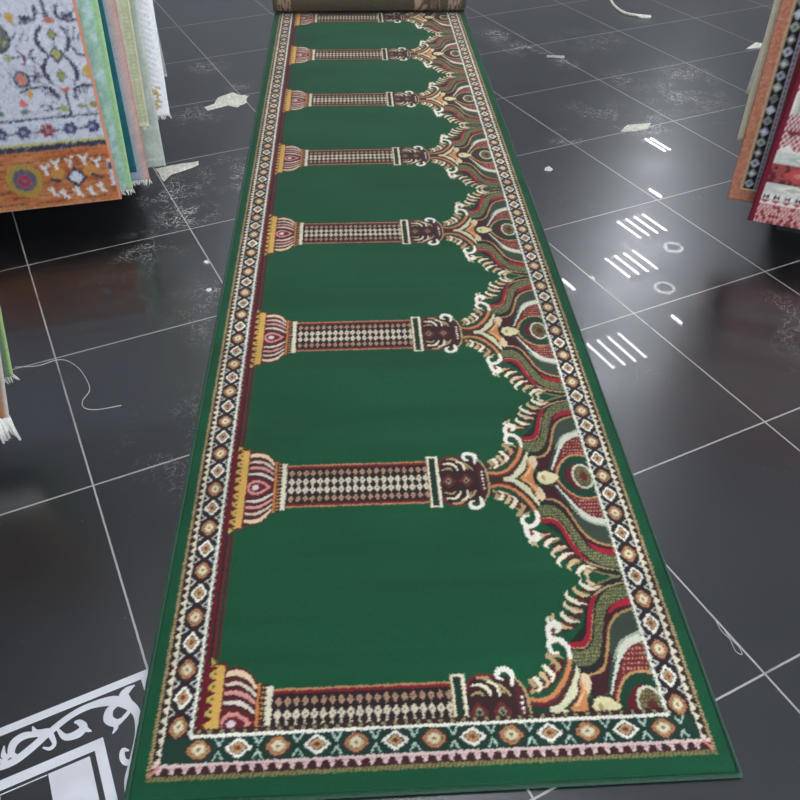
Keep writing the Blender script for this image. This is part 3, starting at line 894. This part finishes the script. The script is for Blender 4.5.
# ---- pattern of the front left rug (pale distressed field, rust border)
def floral():
    c = Canvas(0, 1.3, 0.14, 2.2, .0025, (204, 206, 216))
    NV = (66, 66, 88)
    h, w = c.h, c.w
    nz = smooth_noise(h, w, 6, 5, 21) * .5 + smooth_noise(h, w, 2, 2, 22) * .7
    c.a += (nz * 18)[:, :, None]
    worn = smooth_noise(h, w, 3, 3, 23) + smooth_noise(h, w, 14, 14, 24) * .6
    c.a[worn > .75] = (160, 164, 178)
    YG = (160, 160, 84)
    def motif(dx, dz, flip=1):
        def T(P): return [(dx + flip * p[0], dz + p[1]) for p in P]
        c.stroke(T([(.100, .92), (.100, .79)]), .009, NV)
        c.poly(T([(.122, .772), (.096, .793), (.068, .770)]), (190, 110, 96))
        for P in ([(.122, .763), (.142, .739), (.143, .704), (.122, .670), (.097, .645), (.077, .668), (.054, .698), (.049, .735), (.068, .760)],):
            c.stroke(T(P[:4]), [.006, .014, .014, .006], NV); c.stroke(T(P[5:]), [.006, .014, .014, .006], NV)
        c.poly(T([(.097, .755), (.079, .733), (.097, .712), (.111, .735)]), NV); c.poly(T([(.097, .748), (.084, .733), (.097, .719), (.106, .735)]), YG)
        c.poly(T([(.097, .706), (.073, .673), (.097, .640), (.122, .674)]), NV); c.poly(T([(.097, .693), (.082, .673), (.097, .653), (.112, .674)]), (170, 168, 96))
        c.stroke(T([(.122, .670), (.146, .637), (.143, .600), (.126, .572)]), [.006, .014, .014, .005], NV)
        c.stroke(T([(.075, .668), (.053, .635), (.050, .603), (.066, .570)]), [.006, .014, .014, .005], NV)
        c.poly(T([(.099, .628), (.082, .603), (.099, .580), (.117, .603)]), (110, 116, 96)); c.poly(T([(.099, .618), (.089, .603), (.099, .590), (.110, .603)]), YG)
        c.poly(T([(.120, .567), (.078, .563), (.099, .540)]), (196, 110, 92))
        c.stroke(T([(.099, .546), (.100, .462)]), .008, NV)
        # rosette and side sprigs
        c.ell(dx + flip * .225, dz + .602, .025, .029, NV); c.ell(dx + flip * .225, dz + .602, .018, .021, (150, 150, 160))
        for k in range(8):
            a = k * math.pi / 4
            c.stroke([(dx + flip * .225, dz + .602), (dx + flip * .225 + .015 * math.cos(a), dz + .602 + .018 * math.sin(a))], [.009, .003], (226, 116, 76))
        c.stroke(T([(.200, .608), (.150, .608)]), .007, NV)
        for (a, b) in ((.176, .608),):
            for k in range(3):
                t = k * math.pi / 3 + .3
                c.stroke(T([(a - .014 * math.cos(t), b - .018 * math.sin(t)), (a + .014 * math.cos(t), b + .018 * math.sin(t))]), .006, (80, 74, 100))
        c.stroke(T([(.25, .672), (.20, .672), (.165, .668)]), .005, NV)
        c.stroke(T([(.215, .695), (.200, .675), (.20, .655), (.214, .640)]), [.004, .010, .004], (120, 70, 84)); c.stroke(T([(.162, .695), (.178, .680), (.174, .662), (.160, .648)]), [.004, .009, .004], NV)
        c.poly(T([(.262, .670), (.246, .686), (.232, .672), (.246, .657)]), (150, 156, 110))
        c.stroke(T([(.240, .560), (.199, .571), (.145, .566), (.126, .530)]), [.006, .009, .010, .012], NV)
        for k in range(3): c.stroke(T([(.170 - k * .012, .562), (.166 - k * .012, .545)]), .006, NV)
        c.stroke(T([(.005, .566), (.056, .563), (.070, .548), (.070, .525)]), [.009, .009, .011, .008], NV)
        for k in range(3): c.stroke(T([(.03 + k * .011, .558), (.03 + k * .011, .542)]), .005, (90, 90, 112))
        c.stroke(T([(.127, .822), (.134, .790), (.150, .779), (.185, .777)]), [.011, .010, .008, .007], NV); c.stroke(T([(.063, .822), (.066, .790), (.045, .776), (.010, .774)]), [.011, .010, .008, .007], NV)
        for k in range(3):
            c.ell(dx + flip * (.150 + k * .012), dz + .79, .006, .009, NV); c.ell(dx + flip * (.022 + k * .012), dz + .79, .006, .009, NV)
        c.poly(T([(.215, .815), (.222, .790), (.206, .775), (.195, .798)]), (204, 156, 66)); c.poly(T([(.222, .553), (.212, .528), (.200, .555), (.21, .572)]), (206, 160, 74))
        c.poly(T([(.258, .515), (.243, .540), (.228, .518), (.243, .508)]), (216, 110, 92)); c.ell(dx + flip * .245, dz + .494, .014, .010, (96, 120, 100))
        c.ell(dx + flip * .013, dz + .610, .014, .022, (198, 168, 84)); c.ell(dx + flip * .018, dz + .500, .016, .010, (150, 140, 70))
        c.stroke(T([(.19, .508), (.17, .512), (.155, .497), (.18, .492)]), .005, NV); c.stroke(T([(.16, .498), (.135, .495)]), .005, NV); c.ell(dx + flip * .120, dz + .494, .013, .011, (160, 166, 96))
        c.stroke(T([(.07, .50), (.045, .498)]), .012, (140, 150, 120))
        for k in range(5):
            c.stroke(T([(.165 + .013 * k, .735 + .014 * (k % 2)), (.172 + .013 * k, .722 + .014 * (k % 2))]), .005, (110, 112, 130)); c.stroke(T([(.012 + .009 * k, .735 + .02 * (k % 2)), (.018 + .009 * k, .715 + .02 * (k % 2))]), .005, (100, 102, 124))
        c.stroke(T([(.04, .69), (.03, .668), (.01, .665)]), .008, (98, 84, 110))
        c.ell(dx + flip * .262, dz + .735, .040, .046, NV); c.ell(dx + flip * .262, dz + .735, .034, .038, (104, 108, 100))
        for k in range(5): c.ell(dx + flip * (.245 + .008 * k), dz + .72 + .018 * (k % 2), .005, .006, (166, 166, 92))
    for k in range(4):
        motif(.0 + k * .58, 0, 1); motif(.57 + k * .58, 0, -1)
        motif(.0 + k * .58, .48, 1); motif(.57 + k * .58, .48, -1)
    # pale guard band with dark blue flowers
    c.rect(0, 1.3, .385, .462, (208, 212, 222)); c.rect(0, 1.3, .462, .469, NV)
    w_ = worn[int((.385 - .14) / .0025):int((.462 - .14) / .0025)] > .5
    c.a[int((.385 - .14) / .0025):int((.462 - .14) / .0025)][w_] = (176, 182, 198)
    for k in range(14):
        x = .039 + k * .076
        col = ((70, 72, 108), (76, 78, 116), (150, 56, 60), (84, 84, 118))[k % 4]
        for j in range(6):
            a = j * math.pi / 3
            c.ell(x + .016 * math.cos(a), .424 + .014 * math.sin(a), .009, .009, col)
        c.ell(x, .424, .007, .007, (150, 150, 170)); c.stroke([(x + .022, .424), (x + .05, .420)], .006, (96, 96, 120))
    c.rect(0, 1.3, .374, .385, (196, 190, 120)); c.rect(0, 1.3, .355, .374, (60, 62, 78))
    # rust border
    c.rect(0, 1.3, .14, .355, (190, 116, 70))
    j1 = int((.355 - .14) / .0025)
    st = smooth_noise(j1, w, 1.6, 26, 31); st2 = smooth_noise(j1, w, 10, 30, 32)
    c.a[:j1] += (st * 26)[:, :, None] * np.array([1, .8, .7]); c.a[:j1] += (st2 * 22)[:, :, None] * np.array([.6, 1, .8])
    c.a[:j1][smooth_noise(j1, w, 1.5, 8, 33) > .72] = (110, 74, 58)
    rr = random.Random(5)
    for k in range(8):
        z = .160 + k * .026; x = rr.uniform(0, .05)
        while x < 1.3:
            l = rr.uniform(.03, .12); c.rect(x, x + l, z, z + .004, (112, 70, 56)); x += l + rr.uniform(.01, .05)
    for k in range(3):
        o = k * .47
        c.ell(.312 + o, .252, .060, .062, (172, 150, 66)); c.ell(.312 + o, .252, .040, .042, (96, 92, 112)); c.ell(.312 + o, .250, .024, .028, (110, 110, 140))
        for j in range(6):
            a = j * math.pi / 3; c.ell(.312 + o + .014 * math.cos(a), .25 + .016 * math.sin(a), .008, .008, (178, 56, 70))
        c.poly([(.137 + o, .288), (.098 + o, .244), (.137 + o, .202), (.176 + o, .246)], (58, 60, 80)); c.poly([(.137 + o, .272), (.112 + o, .244), (.137 + o, .220), (.164 + o, .246)], (214, 220, 228))
        for x in (.196, .084): c.ell(x + o, .266, .024, .022, (200, 142, 70))
        for x in (.21, .065): c.stroke([(x - .014 + o, .236), (x + .014 + o, .246)], .012, (60, 62, 84))
        for (x, z) in ((.233, .286), (.195, .300), (.148, .304), (.097, .308), (.056, .292)):
            c.stroke([(x + o, z - .018), (x + o, z + .004)], .010, (226, 226, 224)); c.stroke([(x + o, z), (x - .014 + o, z + .018)], .008, (226, 226, 224)); c.stroke([(x + o, z), (x + .014 + o, z + .014)], .008, (226, 226, 224))
        for (x, z) in ((.227, .197), (.192, .184), (.144, .186), (.097, .184), (.060, .194)):
            c.stroke([(x + o, z + .018), (x + o, z - .008)], .011, (226, 226, 224)); c.stroke([(x + o, z), (x - .013 + o, z - .016)], .008, (226, 226, 224)); c.stroke([(x + o, z), (x + .013 + o, z + .014)], .008, (226, 226, 224))
    c.rect(0, .022, .20, .30, (206, 206, 214)); c.rect(.006, .02, .26, .29, (80, 78, 110))
    c.rect(0, 1.3, .14, .146, (216, 160, 120))
    # worn, uneven knots: ragged outlines and faded patches
    jy = np.round(smooth_noise(h, w, 2, 2, 35) * 1.5 + np.random.default_rng(36).uniform(-1, 1, (h, w))).astype(int)
    jx = np.round(smooth_noise(h, w, 2, 2, 37) * 1.5 + np.random.default_rng(38).uniform(-1, 1, (h, w))).astype(int)
    yy, xx = np.mgrid[0:h, 0:w]
    c.a = c.a[np.clip(yy + jy, 0, h - 1), np.clip(xx + jx, 0, w - 1)]
    fade = np.clip(smooth_noise(h, w, 4, 4, 39) * .6 + smooth_noise(h, w, 1.5, 1.5, 40) * .5 - .22, 0, .5)[:, :, None]
    tone = np.where((np.arange(h) < j1)[:, None, None], np.array((186, 128, 92)), np.array((204, 206, 214)))
    c.a = (c.a * (1 - fade) + tone * fade).astype(np.float32)
    return c

def plain(w, h, z0, col, var=10, cells=(6, 6), seed=1, fn=None):
    c = Canvas(0, w, 0, h, .004, col)
    c.a += (smooth_noise(c.h, c.w, cells[0], cells[1], seed) * var)[:, :, None]
    if fn: fn(c)
    return c

TOP = 1.0
fl = floral(); fl.y0 = 0.0; fl.Y -= .14
rug('floral_rug', AL, SL, NL, 0, .14, 0, 1.25, TOP, fl, .0045, 'pale floral rug with rust bottom border hanging foremost in the left stack', 'rugs hanging in the left stack', edge=(214, 142, 112), edge_w=.007, seed=41)
def mint_fn(c):
    nz = smooth_noise(c.h, c.w, 5, 4, 61)
    XX = np.broadcast_to(c.X[None, :], (c.h, c.w))
    k = (nz > .30) & (XX > .022); c.a[k] = (188, 210, 212)
    k2 = (nz < -.5) & (XX > .022); c.a[k2] = (150, 186, 172)
    c.rect(0, .020, 0, 9, (156, 196, 142)); c.rect(0, .004, 0, 9, (190, 214, 160))
rug('mint_rug', AL + NL * .035, SL, NL, -.044, .158, -.033, 1.2, TOP, plain(1.2, 2, 0, (166, 200, 180), 14, (7, 5), 60, mint_fn), .006, 'mint green rug with white fringe directly behind the floral rug', 'rugs hanging in the left stack', fringe=.026, seed=42)
rug('teal_rug', AL + NL * .06, SL, NL, -.070, .211, -.013, 1.2, TOP, plain(1.2, 2, 0, (18, 92, 98), 6, seed=62), .02, 'dark teal rug showing only a thin edge in the left stack', 'rugs hanging in the left stack', seed=43)
def pink_fn(c):
    XX = c.X
    t = np.clip((XX - .014) / .03, 0, 1)[None, :, None]
    c.a[:] = c.a * (1 - t) + np.array((150, 172, 186)) * t
    c.rect(0, .005, 0, 9, (176, 120, 116))
rug('pink_rug', AL + NL * .085, SL, NL, -.110, .166, -.011, 1.2, TOP, plain(1.2, 2, 0, (200, 168, 158), 12, (8, 8), 63, pink_fn), .006, 'dusty pink and blue rug with white fringe in the left stack', 'rugs hanging in the left stack', fringe=.026, seed=44)
def olive_fn(c):
    z = 0
    c.rect(0, .006, 0, 9, (222, 214, 180))
    while z < 2:
        c.rect(.012, .030, z, z + .006, (206, 208, 170)); z += .013
    c.rect(.034, .046, 0, 9, (232, 222, 200)); c.rect(.040, .042, 0, 9, (190, 140, 120)); c.rect(0, .046, 0, .012, (232, 224, 204))
rug('olive_striped_rug', AL + NL * .13, SL, NL, -.144, .352, -.037, 1.1, TOP, plain(1.1, 1.8, 0, (184, 186, 150), 8, seed=64, fn=olive_fn), .005, 'olive rug with cream dashes and cream edge in the left stack', 'rugs hanging in the left stack', fringe=.014, fmat=M_fringe2, seed=45)
def sage_fn(c):
    c.rect(0, 2, .03, .036, (206, 210, 196)); c.rect(.0, .006, 0, 9, (200, 204, 190))
rug('sage_rug', AL + NL * .165, SL, NL, -.176, .174, -.010, 1.1, TOP, plain(1.1, 2, 0, (184, 192, 180), 12, (10, 6), 65, sage_fn), .006, 'pale sage grey rug without fringe behind the olive rug', 'rugs hanging in the left stack', seed=46)
def white_fn(c):
    z = .10
    while z < 1.7:
        c.stroke([(.020, z), (.052, z + .018)], .004, (206, 206, 208)); z += .021
    c.rect(.0, .004, 0, 9, (236, 236, 236))
    for k in range(9):      # gold script ornament near the foot
        zz = .035 + k * .0085
        c.stroke([(.030 + .008 * math.sin(k * 2.1), zz), (.044 + .010 * math.sin(k * 1.3), zz + .007)], .0065, (188, 160, 80))
    c.ell(.044, .030, .006, .006, (214, 150, 140))
rug('white_rug', AL + NL * .21, SL, NL, -.225, .353, -.027, 1.0, TOP, plain(1.0, 1.8, 0, (247, 247, 248), 2, seed=66, fn=white_fn), .005, 'white rug with small gold ornament near its fringed foot in the left stack', 'rugs hanging in the left stack', fringe=.018, seed=47)
rug('grey_rug', AL + NL * .26, SL, NL, -.240, .49, .03, 1.0, TOP, plain(1.0, 1.7, 0, (176, 176, 174), 8, seed=67), .02, 'grey rug hanging rearmost in the left stack, one corner showing', 'rugs hanging in the left stack', fringe=.016, seed=48)

# rugs at the left edge of the view
def lime_fn(c):
    c.rect(0, .008, 0, 9, (142, 190, 84)); c.rect(.002, .004, 0, 9, (200, 222, 150)); c.rect(.02, .4, 0, 9, (110, 128, 112))
rug('lime_edged_rug', np.array([-0.166, 2.005]), SL, NL, 0, .17, -.145, .9, .66, plain(.9, 2, 0, (120, 140, 118), 8, seed=68, fn=lime_fn), .006, 'grey rug with lime green edge and white fringe at the left of the view', 'rugs at the left edge', fringe=.028, seed=49)
def brown_fn(c):
    c.rect(.05, 2, 0, 9, (100, 84, 72)); c.rect(0, .010, 0, 9, (206, 196, 182)); c.rect(.010, .014, 0, 9, (120, 84, 60))
rug('brown_rug', np.array([-0.197, 1.833]), SL, NL, 0, .17, -.187, .8, .66, plain(.8, 2, 0, (146, 98, 62), 10, (10, 10), 69, brown_fn), .006, 'brown rug with cream edge and thick white fringe in front of the lime edged rug', 'rugs at the left edge', fringe=.078, dens=.005, fth=1.9, seed=50)

# ---- right stack
def kilim():
    c = Canvas(0, 1.3, 0, 2.0, .0025, (206, 196, 190))
    z0 = .13
    CR, RD, DR, GR = (226, 220, 212), (164, 62, 68), (104, 34, 44), (196, 198, 190)
    def dash(za, zb, a, b, p=.010, jit=3):
        r = np.random.default_rng(int(za * 1000))
        z = za
        while z < zb:
            x = .018 + (p / 2) * (int(round(z / .012)) % 2)
            while x < 1.3:
                c.rect(x, x + p * .5, z, z + .012, a if r.uniform() < .72 else b); x += p
            z += .012
    c.rect(0, 1.3, 0, .075, (176, 92, 92)); dash(0, .075, (214, 176, 168), DR, .012)
    c.rect(0, 1.3, .075, .118, CR)
    for k in range(36):
        x = .035 + k * .036
        c.rect(x - .010, x - .004, .094, .112, (54, 40, 46)); c.rect(x + .003, x + .009, .094, .112, (54, 40, 46)); c.rect(x - .008, x + .008, .101, .106, (54, 40, 46))
        c.poly([(x - .018, .092), (x, .078), (x + .018, .092)], RD)
    c.rect(0, 1.3, .118, .156, GR)
    for k in range(6):
        x = .115 + k * .21
        c.poly([(x - .07, .137), (x, .154), (x + .07, .137), (x, .120)], (222, 220, 206)); c.poly([(x - .03, .137), (x, .146), (x + .03, .137), (x, .128)], (176, 180, 166))
    c.rect(0, 1.3, .156, .228, DR)
    dash(.158, .226, (180, 96, 90), (86, 30, 40), .010)
    for k in range(6):
        x = .115 + k * .21
        c.poly([(x - .055, .192), (x, .222), (x + .055, .192), (x, .162)], (186, 78, 76)); c.poly([(x - .02, .192), (x, .203), (x + .02, .192), (x, .181)], (206, 120, 110))
    c.rect(0, 1.3, .228, .268, (200, 202, 192))
    for k in range(6):
        x = .115 + k * .21
        c.poly([(x - .06, .248), (x, .264), (x + .06, .248), (x, .232)], (176, 182, 166)); c.poly([(x - .03, .248), (x, .257), (x + .03, .248), (x, .239)], CR)
    c.rect(0, 1.3, .268, .40, (216, 196, 190)); dash(.27, .34, RD, DR, .016); dash(.345, .40, (134, 44, 54), RD, .013)
    for k in range(22):
        x = .02 + k * .06; c.poly([(x, .27), (x + .03, .30), (x + .06, .27)], CR)
        c.poly([(x, .345), (x + .03, .325), (x + .06, .345)], (120, 40, 50))
    c.rect(0, 1.3, .40, .47, (200, 198, 186))
    for k in range(64): c.rect(.02 + k * .02, .028 + k * .02, .40, .468, (158, 164, 148) if k % 2 else (226, 222, 208))
    for zz in (.47, .83, 1.19, 1.55):
        c.rect(0, 1.3, zz, zz + .12, CR); dash(zz + .005, zz + .055, RD, (226, 180, 176), .016); dash(zz + .06, zz + .115, DR, RD, .012)
        c.rect(0, 1.3, zz + .12, zz + .24, (196, 196, 184)); dash(zz + .13, zz + .23, (160, 70, 74), (224, 220, 208), .020)
        c.rect(0, 1.3, zz + .24, zz + .36, DR); dash(zz + .25, zz + .35, (206, 150, 140), RD, .012)
    c.rect(0, .020, 0, 9, (112, 22, 44)); c.rect(0, .006, 0, 9, (92, 16, 36))
    return c
rug('red_kilim_rug', AR, SR, NR, 0, .132, .010, 1.25, TOP, kilim(), .005, 'red and cream banded rug with maroon edge hanging foremost on the right', 'rugs hanging in the right stack', seed=51)
def diamond(c):
    c.rect(0, .040, 0, 9, (184, 122, 96)); c.rect(0, 2, 0, .046, (184, 122, 96)); c.a += (smooth_noise(c.h, c.w, 2, 2, 71) * 22)[:, :, None]
    c.rect(.038, .042, .046, 9, (214, 190, 150)); c.rect(.038, .2, .046, .049, (214, 190, 150)); c.rect(.042, .080, .050, 9, (26, 24, 28))
    z = .072; k = 0
    while z < 2:
        col = ((178, 180, 194), (150, 154, 144), (196, 196, 204), (128, 120, 116), (168, 178, 158))[k % 5]
        c.poly([(.044, z), (.060, z + .018), (.077, z), (.060, z - .018)], col); c.poly([(.052, z), (.060, z + .009), (.068, z), (.060, z - .009)], (214, 214, 220) if k % 2 else (110, 108, 112))
        z += .0385; k += 1
    c.rect(.080, .096, .05, 9, (168, 162, 172)); z = .055
    while z < 2:
        c.rect(.085, .091, z, z + .008, (78, 74, 92)); z += .018
    c.rect(.096, 2, .05, 9, (150, 60, 60))
cd = Canvas(0, 1.2, 0, 2.0, .0025, (150, 60, 60)); diamond(cd)
rug('diamond_border_rug', AR + NR * .06, SR, NR, -.088, .172, -.020, 1.2, TOP, cd, .005, 'rust bordered rug with black band of grey diamonds behind the red banded rug', 'rugs hanging in the right stack', seed=52)
rug('cream_rug', AR + NR * .10, SR, NR, -.112, .377, -.022, 1.1, TOP, plain(1.1, 1.8, 0, (236, 224, 196), 6, seed=72), .01, 'cream rug with no fringe just behind the diamond bordered rug', 'rugs hanging in the right stack', edge=(226, 216, 190), seed=53)
rug('ivory_fringed_rug', AR + NR * .14, SR, NR, -.126, .535, .040, 1.1, TOP, plain(1.1, 1.6, 0, (236, 233, 222), 6, seed=73), .01, 'ivory rug with short fringe hanging rearmost on the right', 'rugs hanging in the right stack', fringe=.018, seed=54)

# ceiling-hung rails the rugs hang from
def rail(base, s, n, offs, a1, label, TOP=TOP):
    t = empty('hanging_rail', (base[0], base[1], TOP)); tag(t, label, 'rail', 'rails carrying the rugs')
    t.rotation_euler = (0, 0, math.atan2(s[1], s[0]))
    sg = 1 if (s[0] * n[1] - s[1] * n[0]) > 0 else -1
    for (o, a0) in offs:
        m = MB(); m.box((a0, sg * (o + .004) - .008, .001), (a1, sg * (o + .004) + .008, .031)); m.build('arm', M_steel, t)
    last = sg * (offs[-1][0] + .02)
    for ax in (.25, a1 - .1):
        m = MB(); m.box((ax - .02, min(-sg * .02, last), .031), (ax + .02, max(-sg * .02, last), .061)); m.build('cross_bar', M_steel, t)
        m = MB(); m.tube([(ax, last / 2, .061), (ax, last / 2, CEIL - TOP - .001)], .012, 10); m.build('rod', M_steel, t, True)
rail(AL, SL, NL, [(0, .0), (.035, -.07), (.06, -.08), (.085, -.118), (.13, -.166), (.165, -.182), (.21, -.24), (.26, -.224)], 1.1, 'steel rail carrying the left stack of hanging rugs')
rail(AR, SR, NR, [(0, .01), (.06, -.104), (.10, -.124), (.14, -.106)], 1.2, 'steel rail carrying the right stack of hanging rugs')
BL = np.array([-0.197, 1.833]); dB = np.array([-0.166, 2.005]) - BL
rail(BL, SL, NL, [(0, -.09), (float(dB @ NL), float(dB @ SL) - .07)], .6, 'steel rail carrying the rugs at the left edge', .66)

# low black blockers added behind the rug stacks to darken the floor there
M_black = simple('blocker_black', (16, 16, 17), .5, scale=6, var=.04)
def blocker(base, s, n, a0, a1, d0, d1, h, label):
    o = empty('light_blocker', (base[0], base[1], 0), math.atan2(s[1], s[0])); tag(o, label, 'blocker', 'added light blockers')
    sg = 1 if (s[0] * n[1] - s[1] * n[0]) > 0 else -1
    lo, hi = sorted((sg * d0, sg * d1))
    m = MB(); m.box((a0, lo, .05), (a1, hi, h)); m.build('body', M_black, o)
    m = MB(); m.box((a0 + .03, lo + .03, 0), (a1 - .03, hi - .03, .05)); m.build('foot', M_black, o)
blocker(AL, SL, NL, -.05, 1.2, .33, .95, .62, 'low black plinth added behind the left rug stack to darken the floor')
blocker(AR, SR, NR, .10, 1.2, .20, .80, .62, 'low black plinth added behind the right rug stack to darken the floor')

# ------------------------------------------------------------------ litter on the floor
M_thread = simple('white_thread', (206, 204, 200), .8, scale=100, var=.05)
M_scrap = simple('paper_scrap', (238, 235, 220), .85, scale=60, var=.10, bump=.6)
def thread(name, pts, r, label, cat='thread', group=None, mat=None):
    P = catmull(pts, 8); c0 = np.append(P.mean(0), 0)
    m = MB(); m.tube([(p[0] - c0[0], p[1] - c0[1], r + .0002) for p in P], r, 6)
    o = m.build(name, mat or M_thread, None, True); o.location = (c0[0], c0[1], 0); tag(o, label, cat, group); return o
thread('loose_thread', [(-0.175, 2.281), (-0.111, 2.257), (-0.055, 2.261), (-0.024, 2.242), (0.001, 2.189), (0.013, 2.116), (0.01, 2.067), (-0.017, 2.03), (-0.017, 1.995), (0.015, 1.972), (0.081, 1.96)], .0013, 'long thin white thread curling across the tiles at the left')
thread('loose_thread', [(1.139, 0.625), (1.132, 0.600), (1.134, 0.578), (1.128, 0.560), (1.124, 0.545), (1.131, .535), (1.138, .552), (1.137, .58), (1.141, .61)], .0009, 'small tangle of pale thread on the tile joint at bottom right')
thread('packing_tape', [(3.92, 4.72), (3.86, 4.58), (3.797, 4.447), (3.769, 4.311), (3.80, 4.255), (3.83, 4.225), (3.87, 4.19), (3.845, 4.185), (3.80, 4.215)], .009, 'curled strip of white tape on the floor at the top right', 'tape', mat=M_scrap)
def scrap(pts, label, h=.003, cat='paper scrap', name='paper_scrap', group=None):
    P = np.array(pts); c0 = P.mean(0)
    r = random.Random(int(P[0, 0] * 1000))
    ring = []
    for i in range(len(P)):       # torn outline
        a, b = P[i] - c0, P[(i + 1) % len(P)] - c0
        for t in (0, .33, .66):
            q = a + (b - a) * t; q = q * (1 + r.uniform(-.06, .06)); ring.append(q)
    n = len(ring); V = []; F = []
    for k, sc in enumerate((1.0, .66, .33)):
        for q in ring: V.append((q[0] * sc, q[1] * sc, .0012 + (0 if k == 0 else h * r.uniform(.3, 1.3))))
    V.append((0, 0, h))
    for k in range(2):
        for i in range(n):
            j = (i + 1) % n; F.append((k * n + i, k * n + j, (k + 1) * n + j, (k + 1) * n + i))
    for i in range(n): F.append((2 * n + i, 2 * n + (i + 1) % n, 3 * n))
    b = len(V)
    for q in ring: V.append((q[0], q[1], .0002))
    for i in range(n): j = (i + 1) % n; F.append((b + i, b + j, j, i))
    F.append(tuple(b + i for i in reversed(range(n))))
    o = mesh_obj(name, V, F, M_scrap); o.location = (c0[0], c0[1], 0); tag(o, label, cat, group)
scrap([(0.935, 3.998), (0.987, 4.019), (1.03, 4.091), (1.116, 4.121), (1.155, 4.056), (1.176, 4.046), (1.139, 3.97), (1.08, 3.93), (1.043, 3.97), (0.99, 3.961), (0.938, 3.952)], 'torn cream paper scrap beside the carpet, right of the white rug', group='paper scraps')
scrap([(0.55, 3.435), (0.64, 3.44), (0.737, 3.427), (0.735, 3.396), (0.66, 3.367), (0.591, 3.353), (0.552, 3.303)], 'torn cream paper scrap at the foot of the sage rug', group='paper scraps')
scrap([(2.622, 2.885), (2.704, 2.929), (2.822, 2.903), (2.772, 2.855), (2.685, 2.856)], 'small torn paper scrap lying mid floor right of the carpet', group='paper scraps')
scrap([(4.017, 3.499), (4.152, 3.56), (4.175, 3.518), (4.129, 3.472)], 'small torn paper scrap beside the cream rugs at upper right', group='paper scraps')
scrap([(2.07, 2.70), (2.085, 2.72), (2.105, 2.712), (2.108, 2.69), (2.088, 2.68)], 'tiny round white crumb on the tiles near the carpet edge', h=.008, group='paper scraps')
m = MB(); m.tube([(-.042, .026, .008), (.042, -.026, .008)], .008, 8); o = m.build('chalk_stick', M_thread, None, True); o.location = (2.913, 3.84, 0); tag(o, 'short white stick on the tiles right of the carpet, near the top', 'stick')

# ------------------------------------------------------------------ light
w = bpy.data.worlds.new('world'); SC.world = w; w.use_nodes = True
w.node_tree.nodes['Background'].inputs[0].default_value = (.86, .92, 1.0, 1)
w.node_tree.nodes['Background'].inputs[1].default_value = 2.2
SC.view_settings.view_transform = 'Standard'; SC.view_settings.look = 'None'
SC.view_settings.gamma = 1; SC.view_settings.use_curve_mapping = False
SC.view_settings.exposure = 0.32
